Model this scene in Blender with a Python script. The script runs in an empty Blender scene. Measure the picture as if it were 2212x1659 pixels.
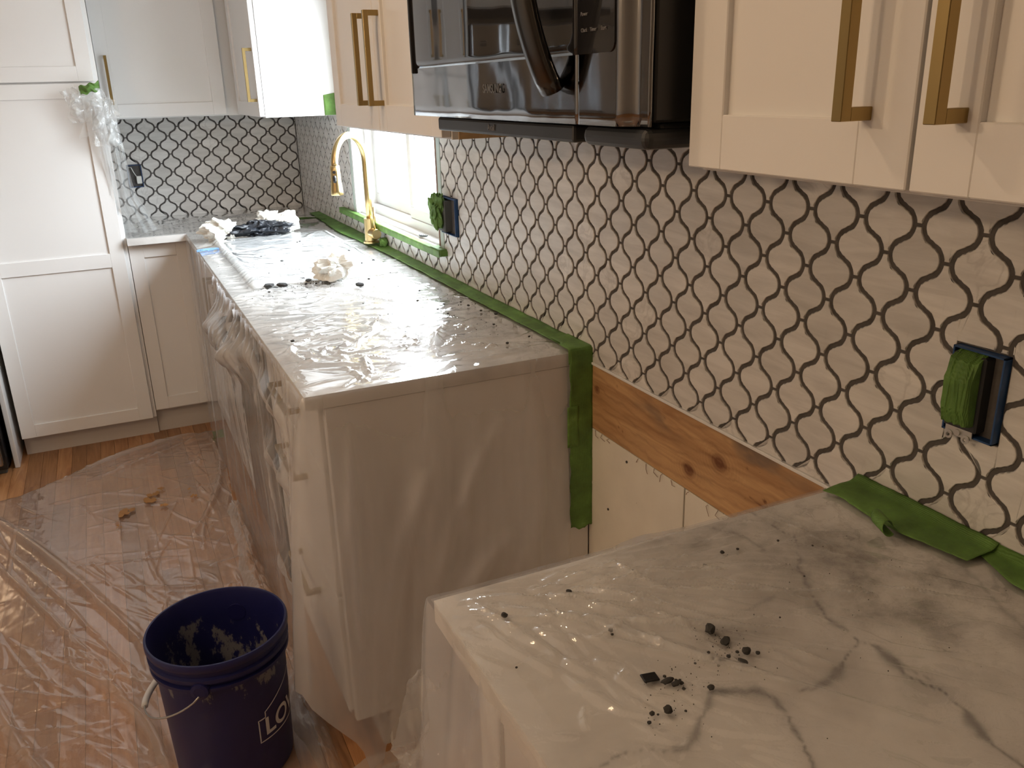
import bpy, bmesh, math, random
import numpy as np
from mathutils import Vector, Matrix
random.seed(7)
C = bpy.context.scene.collection
SC = bpy.context.scene

# ------------------------------------------------------------------ camera, world, lights, exposure
cd = bpy.data.cameras.new('camera'); cam = bpy.data.objects.new('camera', cd); C.objects.link(cam)
cam.location = (-0.93794, -4.62047, 1.48570)
cam.rotation_euler = (1.235255, 0.026028, -0.438914)
cd.sensor_fit = 'HORIZONTAL'; cd.sensor_width = 36.0; cd.lens = 1851.37/2212*36
cd.clip_start = 0.02; cd.clip_end = 100
SC.camera = cam
W = bpy.data.worlds.new('sky'); SC.world = W; W.use_nodes = True
bg = W.node_tree.nodes['Background']; bg.inputs[0].default_value = (0.86, 0.93, 1.0, 1); bg.inputs[1].default_value = 22.0
_n = W.node_tree; _tc = _n.nodes.new('ShaderNodeTexCoord'); _sx = _n.nodes.new('ShaderNodeSeparateXYZ'); _n.links.new(_tc.outputs['Generated'], _sx.inputs[0])
_mr = _n.nodes.new('ShaderNodeMapRange'); _mr.interpolation_type = 'SMOOTHSTEP'      # bright overcast sky above, ground below the horizon
for _k, _v in (('From Min', -.12), ('From Max', .55), ('To Min', 9.0), ('To Max', 40.0)): _mr.inputs[_k].default_value = _v
_n.links.new(_sx.outputs['Z'], _mr.inputs[0]); _n.links.new(_mr.outputs[0], bg.inputs[1])
SC.view_settings.view_transform = 'Standard'; SC.view_settings.look = 'None'
SC.view_settings.gamma = 1.0; SC.view_settings.exposure = 0.0; SC.view_settings.use_curve_mapping = False

def area(name, loc, rot, sx, sy, power, col, portal=False, shape='RECTANGLE'):
    l = bpy.data.lights.new(name, 'AREA'); l.shape = shape; l.size = sx; l.size_y = sy
    l.energy = power; l.color = col
    if portal: l.cycles.is_portal = True
    o = bpy.data.objects.new(name, l); o.location = loc; o.rotation_euler = rot; C.objects.link(o); return o
# openings of the room towards the sky (portals only guide the sky light)
area('window_portal', (0.13, -1.565, 1.48), (0, math.radians(90), 0), 0.96, 1.0, 1, (1, 1, 1), True)
WARM = (1.0, 0.70, 0.43)
LAMPS = [(-1.15, -3.02, 5), (-2.6, -5.2, 2)]
PENDANTS = [(-2.25, -3.35, 1.84, 7.4), (-2.25, -3.95, 1.84, 7.0)]
CEIL = 2.55

# ------------------------------------------------------------------ noise helpers
def vnoise(x, y, seed=0):
    x = np.asarray(x, float); y = np.asarray(y, float)
    xi = np.floor(x).astype(np.int64); yi = np.floor(y).astype(np.int64)
    fx = x-xi; fy = y-yi; fx = fx*fx*(3-2*fx); fy = fy*fy*(3-2*fy)
    def h(a, b):
        n = (a*374761393 + b*668265263 + seed*1274126177) & 0xffffffff
        n = ((n ^ (n >> 13))*1274126177) & 0xffffffff
        return ((n ^ (n >> 16)) & 0xffff)/65535.0
    return (h(xi, yi)*(1-fx)+h(xi+1, yi)*fx)*(1-fy)+(h(xi, yi+1)*(1-fx)+h(xi+1, yi+1)*fx)*fy
def fbm(x, y, seed=0, o=4):
    s = 0; a = .5; t = 0
    for k in range(o):
        s = s+a*vnoise(x*2**k, y*2**k, seed+k*17); t += a; a *= .5
    return s/t
def crease(X, Y, segs):
    """sum of soft ridges; seg = x0,y0,x1,y1,width,amp,bend"""
    Z = np.zeros_like(X)
    for (x0, y0, x1, y1, w, a, b) in segs:
        dx, dy = x1-x0, y1-y0; L = math.hypot(dx, dy)+1e-9; dx /= L; dy /= L
        u = ((X-x0)*dx+(Y-y0)*dy)/L; v = -(X-x0)*dy+(Y-y0)*dx - b*4*u*(1-u)*L
        t = np.clip(4*u*(1-u), 0, 1)**.6*((u > 0) & (u < 1))
        Z = Z+a*t*np.exp(-(v/(w*(.45+.55*t)))**2)
    return Z
def rand_creases(n, box, ang, spread, ln, wd, amp, seed, fan=None):
    r = random.Random(seed); out = []
    for _ in range(n):
        x = r.uniform(box[0], box[1]); y = r.uniform(box[2], box[3])
        a = ang + r.gauss(0, spread)
        if fan: a = math.atan2(y-fan[1], x-fan[0])+r.gauss(0, spread)
        l = r.uniform(*ln); w = r.uniform(*wd)
        out.append((x, y, x+l*math.cos(a), y+l*math.sin(a), w, r.uniform(*amp)*r.choice((1, 1, -1)), r.gauss(0, .06)))
    return out

# ------------------------------------------------------------------ materials
MATS = {}
def nt(name):
    m = bpy.data.materials.new(name); m.use_nodes = True; n = m.node_tree; n.nodes.clear()
    out = n.nodes.new('ShaderNodeOutputMaterial'); MATS[name] = m
    return m, n, out
def N(n, t, **kw):
    x = n.nodes.new(t)
    for k, v in kw.items():
        if k in ('i',):
            for a, b in v.items(): x.inputs[a].default_value = b
        else: setattr(x, k, v)
    return x
def ramp(n, src, p0, c0, p1, c1, *more):
    r = N(n, 'ShaderNodeValToRGB'); e = r.color_ramp.elements
    e[0].position = p0; e[0].color = c0; e[1].position = p1; e[1].color = c1
    for p, c in more:
        q = e.new(p); q.color = c
    n.links.new(src, r.inputs[0]); return r.outputs[0]
def c4(c): return (c[0], c[1], c[2], 1)
def g4(v): return (v, v, v, 1)
def fresnel(n, ior=1.45, normal=None):
    g = N(n, 'ShaderNodeNewGeometry'); m = N(n, 'ShaderNodeMapRange', i={'To Min': ior, 'To Max': 1/ior}); n.links.new(g.outputs['Backfacing'], m.inputs[0])
    f = N(n, 'ShaderNodeFresnel'); n.links.new(m.outputs[0], f.inputs['IOR'])
    if normal is not None: n.links.new(normal, f.inputs['Normal'])
    return f
def simple(name, col, rough=.5, metal=0.0, var=.06, scale=8, bump=0, bscale=60, coat=0, stretch=(1, 1, 1), spec=.5, aniso=0):
    m, n, out = nt(name)
    p = N(n, 'ShaderNodeBsdfPrincipled', i={'Roughness': rough, 'Metallic': metal, 'Coat Weight': coat, 'Specular IOR Level': spec, 'Anisotropic': aniso})
    tc = N(n, 'ShaderNodeTexCoord'); mp = N(n, 'ShaderNodeMapping', i={'Scale': stretch})
    n.links.new(tc.outputs['Object'], mp.inputs[0])
    nz = N(n, 'ShaderNodeTexNoise', i={'Scale': scale, 'Detail': 5.0}); n.links.new(mp.outputs[0], nz.inputs['Vector'])
    a = tuple(max(0, c*(1-var)) for c in col); b = tuple(min(1, c*(1+var)) for c in col)
    n.links.new(ramp(n, nz.outputs[0], .3, c4(a), .7, c4(b)), p.inputs['Base Color'])
    if bump:
        nb = N(n, 'ShaderNodeTexNoise', i={'Scale': bscale, 'Detail': 4.0}); n.links.new(mp.outputs[0], nb.inputs['Vector'])
        bp_ = N(n, 'ShaderNodeBump', i={'Strength': bump, 'Distance': .002}); n.links.new(nb.outputs[0], bp_.inputs['Height'])
        n.links.new(bp_.outputs[0], p.inputs['Normal'])
    n.links.new(p.outputs[0], out.inputs[0]); return m
PAINT = simple('cabinet_paint', (.80, .79, .775), .38, var=.012, scale=3)
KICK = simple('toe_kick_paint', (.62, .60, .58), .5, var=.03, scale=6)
BRASS = simple('brushed_brass', (.36, .255, .105), .33, 1.0, var=.08, scale=30, stretch=(1, 1, .05))
GOLD = simple('faucet_gold', (.56, .42, .20), .28, 1.0, var=.05, scale=20)
STEEL = simple('stainless_steel', (.40, .405, .415), .13, 1.0, var=.03, scale=3)
DSTEEL = simple('dark_steel', (.10, .098, .095), .22, 1.0, var=.05, scale=6)
BLACK = simple('black_enamel', (.012, .012, .013), .35, var=.2)
BPLAST = simple('black_plastic', (.03, .032, .036), .4, var=.2)
GLASSB = simple('black_glass', (.018, .018, .020), .03, var=.05, coat=0.0, spec=.75)
DRYWALL = simple('drywall_paper', (.72, .68, .60), .85, var=.05, scale=10, bump=.1)
GDRY = simple('moisture_drywall', (.50, .58, .54), .85, var=.06, scale=18)
WALLP = simple('wall_paint', (.60, .57, .52), .8, var=.02)
CEILP = simple('ceiling_paint', (.80, .79, .77), .9, var=.01)
GROUT = simple('grey_grout', (.105, .095, .088), .9, var=.18, scale=60, bump=.5, bscale=200)
VINYL = simple('white_vinyl', (.85, .86, .86), .3, var=.01)
SILL = simple('sill_wood_white', (.82, .82, .80), .5, var=.03)
EDGEW = simple('exposed_wood_edge', (.22, .13, .09), .8, var=.25, scale=20)
BLUEBOX = simple('blue_plastic_box', (.02, .07, .20), .45, var=.25, scale=30)
METALS = simple('zinc_screw', (.65, .65, .63), .35, .9, var=.1)
WIRE = simple('galvanised_wire', (.45, .45, .44), .4, .8, var=.1)
BUCKET = simple('blue_bucket_plastic', (.010, .011, .085), .42, var=.15, scale=5)
PRINT = simple('white_print', (.62, .63, .66), .5, var=.04)
PAPER = simple('paper_towel', (.86, .85, .80), .9, var=.05, scale=20, bump=.3, bscale=90)
RAG = simple('black_bag_film', (.015, .017, .022), .38, var=.5, scale=14, bump=.3, bscale=60)
CRUMB = simple('dried_grout', (.060, .058, .056), .9, var=.3, scale=150, bump=.6, bscale=300)
BLUET = simple('blue_tape', (.12, .25, .52), .6, var=.1)
MUD = simple('wet_grout', (.06, .065, .045), .8, var=.35, scale=40, bump=.8, bscale=50)
LED = simple('raw_ply_underside', (.60, .42, .23), .6, var=.08, stretch=(8, .6, 8))
BOARDW = simple('white_board', (.80, .82, .82), .5, var=.03, scale=5)
RUBBER = simple('grey_rubber', (.10, .11, .11), .7, var=.2)
LOGOK = simple('black_print', (.015, .015, .015), .5)

def mk_tape():
    m, n, out = nt('green_masking_tape')
    p = N(n, 'ShaderNodeBsdfPrincipled', i={'Roughness': .62})
    tc = N(n, 'ShaderNodeTexCoord'); nz = N(n, 'ShaderNodeTexNoise', i={'Scale': 18.0, 'Detail': 6.0, 'Roughness': .65})
    n.links.new(tc.outputs['Object'], nz.inputs['Vector'])
    n.links.new(ramp(n, nz.outputs[0], .25, (.060, .12, .024, 1), .62, (.14, .285, .055, 1), (.72, (.20, .38, .09, 1))), p.inputs['Base Color'])
    w = N(n, 'ShaderNodeTexWave', i={'Scale': 140.0, 'Distortion': 3.0}); n.links.new(tc.outputs['Object'], w.inputs['Vector'])
    b = N(n, 'ShaderNodeBump', i={'Strength': .35, 'Distance': .001}); n.links.new(w.outputs[0], b.inputs['Height'])
    n.links.new(b.outputs[0], p.inputs['Normal']); n.links.new(p.outputs[0], out.inputs[0]); return m
TAPE = mk_tape()

def mk_tile():
    m, n, out = nt('marble_tile')
    p = N(n, 'ShaderNodeBsdfPrincipled', i={'Roughness': .34})
    tc = N(n, 'ShaderNodeTexCoord'); oi = N(n, 'ShaderNodeObjectInfo'); geo = N(n, 'ShaderNodeNewGeometry')
    sc = N(n, 'ShaderNodeVectorMath', operation='SCALE'); n.links.new(geo.outputs['Position'], sc.inputs[0]); sc.inputs['Scale'].default_value = 1.0
    cb = N(n, 'ShaderNodeCombineXYZ')
    mr = N(n, 'ShaderNodeMath', operation='MULTIPLY'); mr.inputs[1].default_value = 37.0; n.links.new(oi.outputs['Random'], mr.inputs[0])
    n.links.new(mr.outputs[0], cb.inputs[0]); n.links.new(mr.outputs[0], cb.inputs[2])
    ad = N(n, 'ShaderNodeVectorMath', operation='ADD'); n.links.new(sc.outputs[0], ad.inputs[0]); n.links.new(cb.outputs[0], ad.inputs[1])
    mp = N(n, 'ShaderNodeMapping', i={'Scale': (6, 6, 45), 'Rotation': (.12, .1, 0)}); n.links.new(ad.outputs[0], mp.inputs[0])
    nz = N(n, 'ShaderNodeTexNoise', i={'Scale': 1.0, 'Detail': 5.0, 'Roughness': .6, 'Distortion': .6}); n.links.new(mp.outputs[0], nz.inputs['Vector'])
    c1 = ramp(n, nz.outputs[0], .3, (.63, .61, .58, 1), .62, (.80, .78, .75, 1))
    mp2 = N(n, 'ShaderNodeMapping', i={'Scale': (14, 14, 16)}); n.links.new(ad.outputs[0], mp2.inputs[0])
    nv = N(n, 'ShaderNodeTexNoise', i={'Scale': 1.0, 'Detail': 3.0, 'Distortion': 1.6}); n.links.new(mp2.outputs[0], nv.inputs['Vector'])
    sb = N(n, 'ShaderNodeMath', operation='SUBTRACT'); sb.inputs[1].default_value = .5; n.links.new(nv.outputs[0], sb.inputs[0])
    ab = N(n, 'ShaderNodeMath', operation='ABSOLUTE'); n.links.new(sb.outputs[0], ab.inputs[0])
    vein = ramp(n, ab.outputs[0], 0.0, g4(1), .06, g4(0))
    gt = N(n, 'ShaderNodeMath', operation='GREATER_THAN'); gt.inputs[1].default_value = .88; n.links.new(oi.outputs['Random'], gt.inputs[0])
    mu = N(n, 'ShaderNodeMath', operation='MULTIPLY'); n.links.new(vein, mu.inputs[0]); n.links.new(gt.outputs[0], mu.inputs[1])
    mu2 = N(n, 'ShaderNodeMath', operation='MULTIPLY'); mu2.inputs[1].default_value = .24; n.links.new(mu.outputs[0], mu2.inputs[0])
    mx = N(n, 'ShaderNodeMix', data_type='RGBA'); n.links.new(mu2.outputs[0], mx.inputs[0]); n.links.new(c1, mx.inputs[6]); mx.inputs[7].default_value = (.24, .22, .20, 1)
    hs = N(n, 'ShaderNodeHueSaturation'); n.links.new(mx.outputs[2], hs.inputs['Color'])
    mv = N(n, 'ShaderNodeMapRange', i={'To Min': .90, 'To Max': 1.06}); n.links.new(oi.outputs['Random'], mv.inputs[0]); n.links.new(mv.outputs[0], hs.inputs['Value'])
    n.links.new(hs.outputs[0], p.inputs['Base Color']); n.links.new(p.outputs[0], out.inputs[0]); return m
TILE = mk_tile()

def mk_marble():
    m, n, out = nt('marble_slab')
    p = N(n, 'ShaderNodeBsdfPrincipled', i={'Roughness': .25})
    at = N(n, 'ShaderNodeAttribute', attribute_name='vein'); tc = N(n, 'ShaderNodeTexCoord')
    nz = N(n, 'ShaderNodeTexNoise', i={'Scale': 3.5, 'Detail': 7.0, 'Roughness': .6, 'Distortion': .8}); n.links.new(tc.outputs['Object'], nz.inputs['Vector'])
    base = ramp(n, nz.outputs[0], .33, (.56, .54, .52, 1), .55, (.76, .745, .72, 1))
    mx = N(n, 'ShaderNodeMix', data_type='RGBA'); n.links.new(at.outputs['Fac'], mx.inputs[0]); n.links.new(base, mx.inputs[6]); mx.inputs[7].default_value = (.20, .195, .195, 1)
    n.links.new(mx.outputs[2], p.inputs['Base Color']); n.links.new(p.outputs[0], out.inputs[0]); return m
MARBLE = mk_marble()

def mk_film(name, milky, tint=(.93, .93, .92), rough=.07, bump=.35, bscale=22, stretch=(1, 1, 1), dirt=0.0, fgain=1.3, fold_glare=.45, face=.15):
    m, n, out = nt(name)
    tc = N(n, 'ShaderNodeTexCoord'); mp = N(n, 'ShaderNodeMapping', i={'Scale': stretch}); n.links.new(tc.outputs['Object'], mp.inputs[0])
    nz = N(n, 'ShaderNodeTexNoise', i={'Scale': bscale, 'Detail': 5.0, 'Roughness': .55, 'Distortion': 1.2}); n.links.new(mp.outputs[0], nz.inputs['Vector'])
    b = N(n, 'ShaderNodeBump', i={'Strength': bump, 'Distance': .004}); n.links.new(nz.outputs[0], b.inputs['Height'])
    tr = N(n, 'ShaderNodeBsdfTransparent', i={'Color': (.98, .98, .98, 1)})
    df = N(n, 'ShaderNodeBsdfDiffuse', i={'Color': c4(tint)}); tl = N(n, 'ShaderNodeBsdfTranslucent', i={'Color': c4(tint)})
    n.links.new(b.outputs[0], df.inputs['Normal'])
    d2 = N(n, 'ShaderNodeMixShader', i={0: .4}); n.links.new(df.outputs[0], d2.inputs[1]); n.links.new(tl.outputs[0], d2.inputs[2])
    n2 = N(n, 'ShaderNodeTexNoise', i={'Scale': 5.0, 'Detail': 4.0}); n.links.new(mp.outputs[0], n2.inputs['Vector'])
    lw = N(n, 'ShaderNodeLayerWeight', i={'Blend': .35}); n.links.new(b.outputs[0], lw.inputs['Normal'])
    mr = N(n, 'ShaderNodeMapRange', i={'From Min': .3, 'From Max': .7, 'To Min': milky*.7, 'To Max': milky*1.3}); n.links.new(n2.outputs[0], mr.inputs[0])
    ml = N(n, 'ShaderNodeMath', operation='MULTIPLY_ADD', use_clamp=True); n.links.new(lw.outputs['Facing'], ml.inputs[0]); ml.inputs[1].default_value = face; n.links.new(mr.outputs[0], ml.inputs[2])
    fo = N(n, 'ShaderNodeAttribute', attribute_name='fold_glare'); fa = N(n, 'ShaderNodeMath', operation='MULTIPLY_ADD', use_clamp=True)
    n.links.new(fo.outputs['Fac'], fa.inputs[0]); fa.inputs[1].default_value = fold_glare; n.links.new(ml.outputs[0], fa.inputs[2]); ml = fa
    body = N(n, 'ShaderNodeMixShader'); n.links.new(ml.outputs[0], body.inputs[0]); n.links.new(tr.outputs[0], body.inputs[1]); n.links.new(d2.outputs[0], body.inputs[2])
    if dirt:
        at = N(n, 'ShaderNodeAttribute', attribute_name='dust')
        dd = N(n, 'ShaderNodeBsdfDiffuse', i={'Color': (.16, .145, .13, 1)})
        nm = N(n, 'ShaderNodeTexNoise', i={'Scale': 16.0, 'Detail': 7.0, 'Roughness': .7}); n.links.new(tc.outputs['Object'], nm.inputs['Vector'])
        rr = ramp(n, nm.outputs[0], .42, g4(0), .68, g4(1))
        mm = N(n, 'ShaderNodeMath', operation='MULTIPLY', use_clamp=True); n.links.new(at.outputs['Fac'], mm.inputs[0]); n.links.new(rr, mm.inputs[1])
        m3 = N(n, 'ShaderNodeMath', operation='MULTIPLY', use_clamp=True); n.links.new(mm.outputs[0], m3.inputs[0]); m3.inputs[1].default_value = dirt
        b2 = N(n, 'ShaderNodeMixShader'); n.links.new(m3.outputs[0], b2.inputs[0]); n.links.new(body.outputs[0], b2.inputs[1]); n.links.new(dd.outputs[0], b2.inputs[2]); body = b2
    gl = N(n, 'ShaderNodeBsdfGlossy', i={'Color': (.95, .95, .95, 1), 'Roughness': rough}); n.links.new(b.outputs[0], gl.inputs['Normal'])
    fr = fresnel(n, 1.45, b.outputs[0])
    fm = N(n, 'ShaderNodeMath', operation='MULTIPLY', use_clamp=True); n.links.new(fr.outputs[0], fm.inputs[0]); fm.inputs[1].default_value = fgain
    fin = N(n, 'ShaderNodeMixShader'); n.links.new(fm.outputs[0], fin.inputs[0]); n.links.new(body.outputs[0], fin.inputs[1]); n.links.new(gl.outputs[0], fin.inputs[2])
    n.links.new(fin.outputs[0], out.inputs[0]); return m
FTOP = mk_film('clear_film_top', .07, bump=.30, bscale=16, rough=.03, dirt=.75, fgain=1.6, fold_glare=.28)
FHANG = mk_film('cloudy_film_hanging', .22, tint=(.80, .80, .82), rough=.16, bump=.2, bscale=6, stretch=(1, 1, .3), fgain=.75, fold_glare=.42, face=.04)
FHANG2 = mk_film('thin_film_hanging', .26, tint=(.86, .84, .81), rough=.16, bump=.35, bscale=12, stretch=(1, 1, .3), fgain=1.0)
FFLOOR = mk_film('clear_film_floor', .22, tint=(.84, .77, .73), rough=.08, bump=.35, bscale=14, fgain=1.8, fold_glare=.16)
FBUNCH = mk_film('bunched_film', .20, tint=(.88, .90, .90), rough=.12, bump=.5, bscale=25)

def mk_glass():
    m, n, out = nt('window_glass')
    tr = N(n, 'ShaderNodeBsdfTransparent', i={'Color': (.97, .98, .98, 1)}); gl = N(n, 'ShaderNodeBsdfGlossy', i={'Roughness': .01})
    fr = fresnel(n, 1.45); mx = N(n, 'ShaderNodeMixShader')
    n.links.new(fr.outputs[0], mx.inputs[0]); n.links.new(tr.outputs[0], mx.inputs[1]); n.links.new(gl.outputs[0], mx.inputs[2]); n.links.new(mx.outputs[0], out.inputs[0]); return m
GLASS = mk_glass()
def mk_lamp():
    m, n, out = nt('lamp_lens'); e = N(n, 'ShaderNodeEmission', i={'Color': c4(WARM), 'Strength': 12.0}); n.links.new(e.outputs[0], out.inputs[0]); return m
LENS = mk_lamp()

def mk_wood(name, dark, light, axis_scale, rough=.45, rnd=True, knots=False):
    m, n, out = nt(name)
    p = N(n, 'ShaderNodeBsdfPrincipled', i={'Roughness': rough}); geo = N(n, 'ShaderNodeNewGeometry'); oi = N(n, 'ShaderNodeObjectInfo')
    mr = N(n, 'ShaderNodeMath', operation='MULTIPLY'); mr.inputs[1].default_value = 53.0; n.links.new(oi.outputs['Random'], mr.inputs[0])
    cb = N(n, 'ShaderNodeCombineXYZ'); n.links.new(mr.outputs[0], cb.inputs[0]); n.links.new(mr.outputs[0], cb.inputs[1])
    ad = N(n, 'ShaderNodeVectorMath', operation='ADD'); n.links.new(geo.outputs['Position'], ad.inputs[0]); n.links.new(cb.outputs[0], ad.inputs[1])
    mp = N(n, 'ShaderNodeMapping', i={'Scale': axis_scale}); n.links.new((ad if rnd else geo).outputs['Vector' if rnd else 'Position'], mp.inputs[0])
    nz = N(n, 'ShaderNodeTexNoise', i={'Scale': 1.0, 'Detail': 7.0, 'Roughness': .62, 'Distortion': 1.4}); n.links.new(mp.outputs[0], nz.inputs['Vector'])
    col = ramp(n, nz.outputs[0], .3, c4(dark), .68, c4(light))
    if knots:
        at = N(n, 'ShaderNodeAttribute', attribute_name='knot')
        k = N(n, 'ShaderNodeMix', data_type='RGBA'); n.links.new(at.outputs['Fac'], k.inputs[0]); n.links.new(col, k.inputs[6]); k.inputs[7].default_value = (.15, .055, .022, 1)
        at2 = N(n, 'ShaderNodeAttribute', attribute_name='stain')
        k2 = N(n, 'ShaderNodeMix', data_type='RGBA'); n.links.new(at2.outputs['Fac'], k2.inputs[0]); n.links.new(k.outputs[2], k2.inputs[6]); k2.inputs[7].default_value = (.18, .125, .09, 1)
        col = k2.outputs[2]
    else:
        hs = N(n, 'ShaderNodeHueSaturation'); n.links.new(col, hs.inputs['Color'])
        mv = N(n, 'ShaderNodeMapRange', i={'To Min': .72, 'To Max': 1.2}); n.links.new(oi.outputs['Random'], mv.inputs[0]); n.links.new(mv.outputs[0], hs.inputs['Value']); col = hs.outputs[0]
    n.links.new(col, p.inputs['Base Color']); n.links.new(p.outputs[0], out.inputs[0]); return m
OAK = mk_wood('oak_plank', (.30, .125, .045), (.52, .27, .12), (40, 3, 1), .35)
PINE = mk_wood('pine_board', (.36, .19, .085), (.60, .37, .18), (3, 2.2, 26), .6, rnd=False, knots=True)

# ------------------------------------------------------------------ mesh helpers
def link(name, me, mat, parent=None, smooth=False):
    o = bpy.data.objects.new(name, me); C.objects.link(o)
    if mat is not None and not me.materials: me.materials.append(mat)
    if smooth: me.polygons.foreach_set('use_smooth', [True]*len(me.polygons))
    if parent is not None: o.parent = parent
    return o
def obj(name, bm, mat, parent=None, smooth=False):
    me = bpy.data.meshes.new(name); bm.to_mesh(me); bm.free(); return link(name, me, mat, parent, smooth)
def tag(o, label=None, cat=None, group=None, kind=None):
    if label: o['label'] = label
    if cat: o['category'] = cat
    if group: o['group'] = group
    if kind: o['kind'] = kind
    return o
def empty(name, loc, label, cat, group=None):
    o = bpy.data.objects.new(name, None); C.objects.link(o); o.location = loc; o.empty_display_size = .05
    return tag(o, label, cat, group)
def at(o, parent):
    """keep world coordinates of mesh data while parented to an empty that stands at its base"""
    o.parent = parent; o.matrix_parent_inverse = Matrix.Translation(parent.location).inverted(); return o
def box(bm, x0, x1, y0, y1, z0, z1, bev=0, seg=1):
    r = bmesh.ops.create_cube(bm, size=1.0)
    M = Matrix.Translation(((x0+x1)/2, (y0+y1)/2, (z0+z1)/2)) @ Matrix.Diagonal((abs(x1-x0), abs(y1-y0), abs(z1-z0), 1))
    bmesh.ops.transform(bm, matrix=M, verts=r['verts'])
    if bev:
        es = list({e for v in r['verts'] for e in v.link_edges})
        bmesh.ops.bevel(bm, geom=es, offset=bev, segments=seg, affect='EDGES', profile=.5)
def fbox(bm, plane, face, a0, a1, b0, b1, d0, d1, bev=0, seg=1):
    """plane 'x': faces -x, a is y; plane 'y': faces -y, a is x; d measured out of the face"""
    if plane == 'x': box(bm, face-d1, face-d0, a0, a1, b0, b1, bev, seg)
    else: box(bm, a0, a1, face-d1, face-d0, b0, b1, bev, seg)
def tube(bm, pts, r, seg=12, caps=True):
    pts = [Vector(p) for p in pts]; n = len(pts); rs = r if isinstance(r, (list, tuple)) else [r]*n
    rings = []; up = None
    for i, p in enumerate(pts):
        t = (pts[min(i+1, n-1)]-pts[max(i-1, 0)]).normalized()
        if up is None:
            up = Vector((0, 0, 1)) if abs(t.z) < .9 else Vector((1, 0, 0))
        s = t.cross(up).normalized(); up = s.cross(t).normalized()
        rings.append([bm.verts.new(p+rs[i]*(math.cos(2*math.pi*k/seg)*s+math.sin(2*math.pi*k/seg)*up)) for k in range(seg)])
    for a, b in zip(rings, rings[1:]):
        for k in range(seg): bm.faces.new((a[k], a[(k+1) % seg], b[(k+1) % seg], b[k]))
    if caps: bm.faces.new(rings[0][::-1]); bm.faces.new(rings[-1])
def lathe(bm, prof, cx, cy, seg=64, closed=False):
    rings = [[bm.verts.new((cx+r*math.cos(2*math.pi*k/seg), cy+r*math.sin(2*math.pi*k/seg), z)) for k in range(seg)] for r, z in prof]
    for a, b in zip(rings, rings[1:]):
        for k in range(seg): bm.faces.new((a[k], a[(k+1) % seg], b[(k+1) % seg], b[k]))
    return rings
def new(): return bmesh.new()
def grid_mesh(name, P, mat, parent=None, attrs=None, smooth=True, mask=None):
    """P: (n,m,3) array"""
    n, m = P.shape[:2]
    me = bpy.data.meshes.new(name)
    i = np.arange(n*m).reshape(n, m)
    q = np.stack([i[:-1, :-1], i[1:, :-1], i[1:, 1:], i[:-1, 1:]], -1).reshape(-1, 4)
    if mask is not None:
        k = (mask[:-1, :-1] & mask[1:, :-1] & mask[1:, 1:] & mask[:-1, 1:]).reshape(-1); q = q[k]
    me.vertices.add(n*m); me.vertices.foreach_set('co', P.reshape(-1).astype(np.float32))
    me.loops.add(len(q)*4); me.loops.foreach_set('vertex_index', q.reshape(-1).astype(np.int32))
    me.polygons.add(len(q)); me.polygons.foreach_set('loop_start', (np.arange(len(q))*4).astype(np.int32))
    me.polygons.foreach_set('loop_total', np.full(len(q), 4, np.int32)); me.update(calc_edges=True); me.validate()
    for k, v in (attrs or {}).items():
        a = me.attributes.new(k, 'FLOAT', 'POINT'); a.data.foreach_set('value', v.reshape(-1).astype(np.float32))
    o = link(name, me, mat, None, smooth)
    if parent is not None: at(o, parent)
    return o

# ------------------------------------------------------------------ room shell
def struct(name, bm, mat, kind='structure'): return tag(obj(name, bm, mat), kind=kind)
XL, YF = -3.5, -7.2           # left wall, front wall (behind the camera)
WY0, WY1, WZ0, WZ1 = -2.06, -1.07, 1.003, 1.96   # window opening
WS = .008                      # drywall surface of the right wall (tiles end flush at x = 0)
bm = new()
box(bm, WS, .14, YF, WY0, 0, CEIL); box(bm, WS, .14, WY1, .14, 0, CEIL)
box(bm, WS, .14, WY0, WY1, 0, WZ0-.02); box(bm, WS, .14, WY0, WY1, WZ1, CEIL)
wall_right = struct('wall_right', bm, WALLP); wall_right['label'] = 'right kitchen wall with lantern tile backsplash'
bm = new(); box(bm, XL-.14, .14, WS, .14, 0, CEIL); wall_back = struct('wall_back', bm, WALLP)
bm = new(); box(bm, XL-.14, .14, YF-.14, YF, 0, CEIL); struct('wall_front', bm, WALLP)
bm = new(); box(bm, XL-.14, XL, YF, WS, 0, CEIL)
struct('wall_left', bm, WALLP)
bm = new(); box(bm, XL-.14, .14, YF-.14, .14, CEIL, CEIL+.1); struct('ceiling', bm, CEILP)
bm = new(); box(bm, XL-.14, .14, YF-.14, .14, -.12, -.012); floor = struct('floor', bm, OAK)
# oak strips: those the photograph shows are boards of their own
r = random.Random(3); PW = .057
cache = {}
for k in range(-1, 28):
    x1 = -.40-k*PW; y = -.25+r.uniform(-.3, 0)
    while y > -3.95:
        L = r.choice((.55, .75, .95, 1.2))
        if L not in cache:
            b = new(); box(b, 0, PW-.0008, 0, L-.001, -.012, 0, .0006); me = bpy.data.meshes.new('floor_plank'); b.to_mesh(me); b.free(); me.materials.append(OAK); cache[L] = me
        o = bpy.data.objects.new('plank', cache[L]); C.objects.link(o); o.parent = floor; o.location = (x1-PW, y-L, r.uniform(-.0003, 0)); y -= L
bm = new()   # floorboards that lie out of view
box(bm, XL, -.40-28*PW, YF, 0, -.012, 0); box(bm, -.40-28*PW, 0, YF, -4.9, -.012, 0); box(bm, -.34, 0, -4.9, 0, -.012, 0); box(bm, -.40-28*PW, -.34, -.25, 0, -.012, -.0005)
o = obj('plank_field', bm, OAK, floor); o['kind'] = 'stuff'

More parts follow.
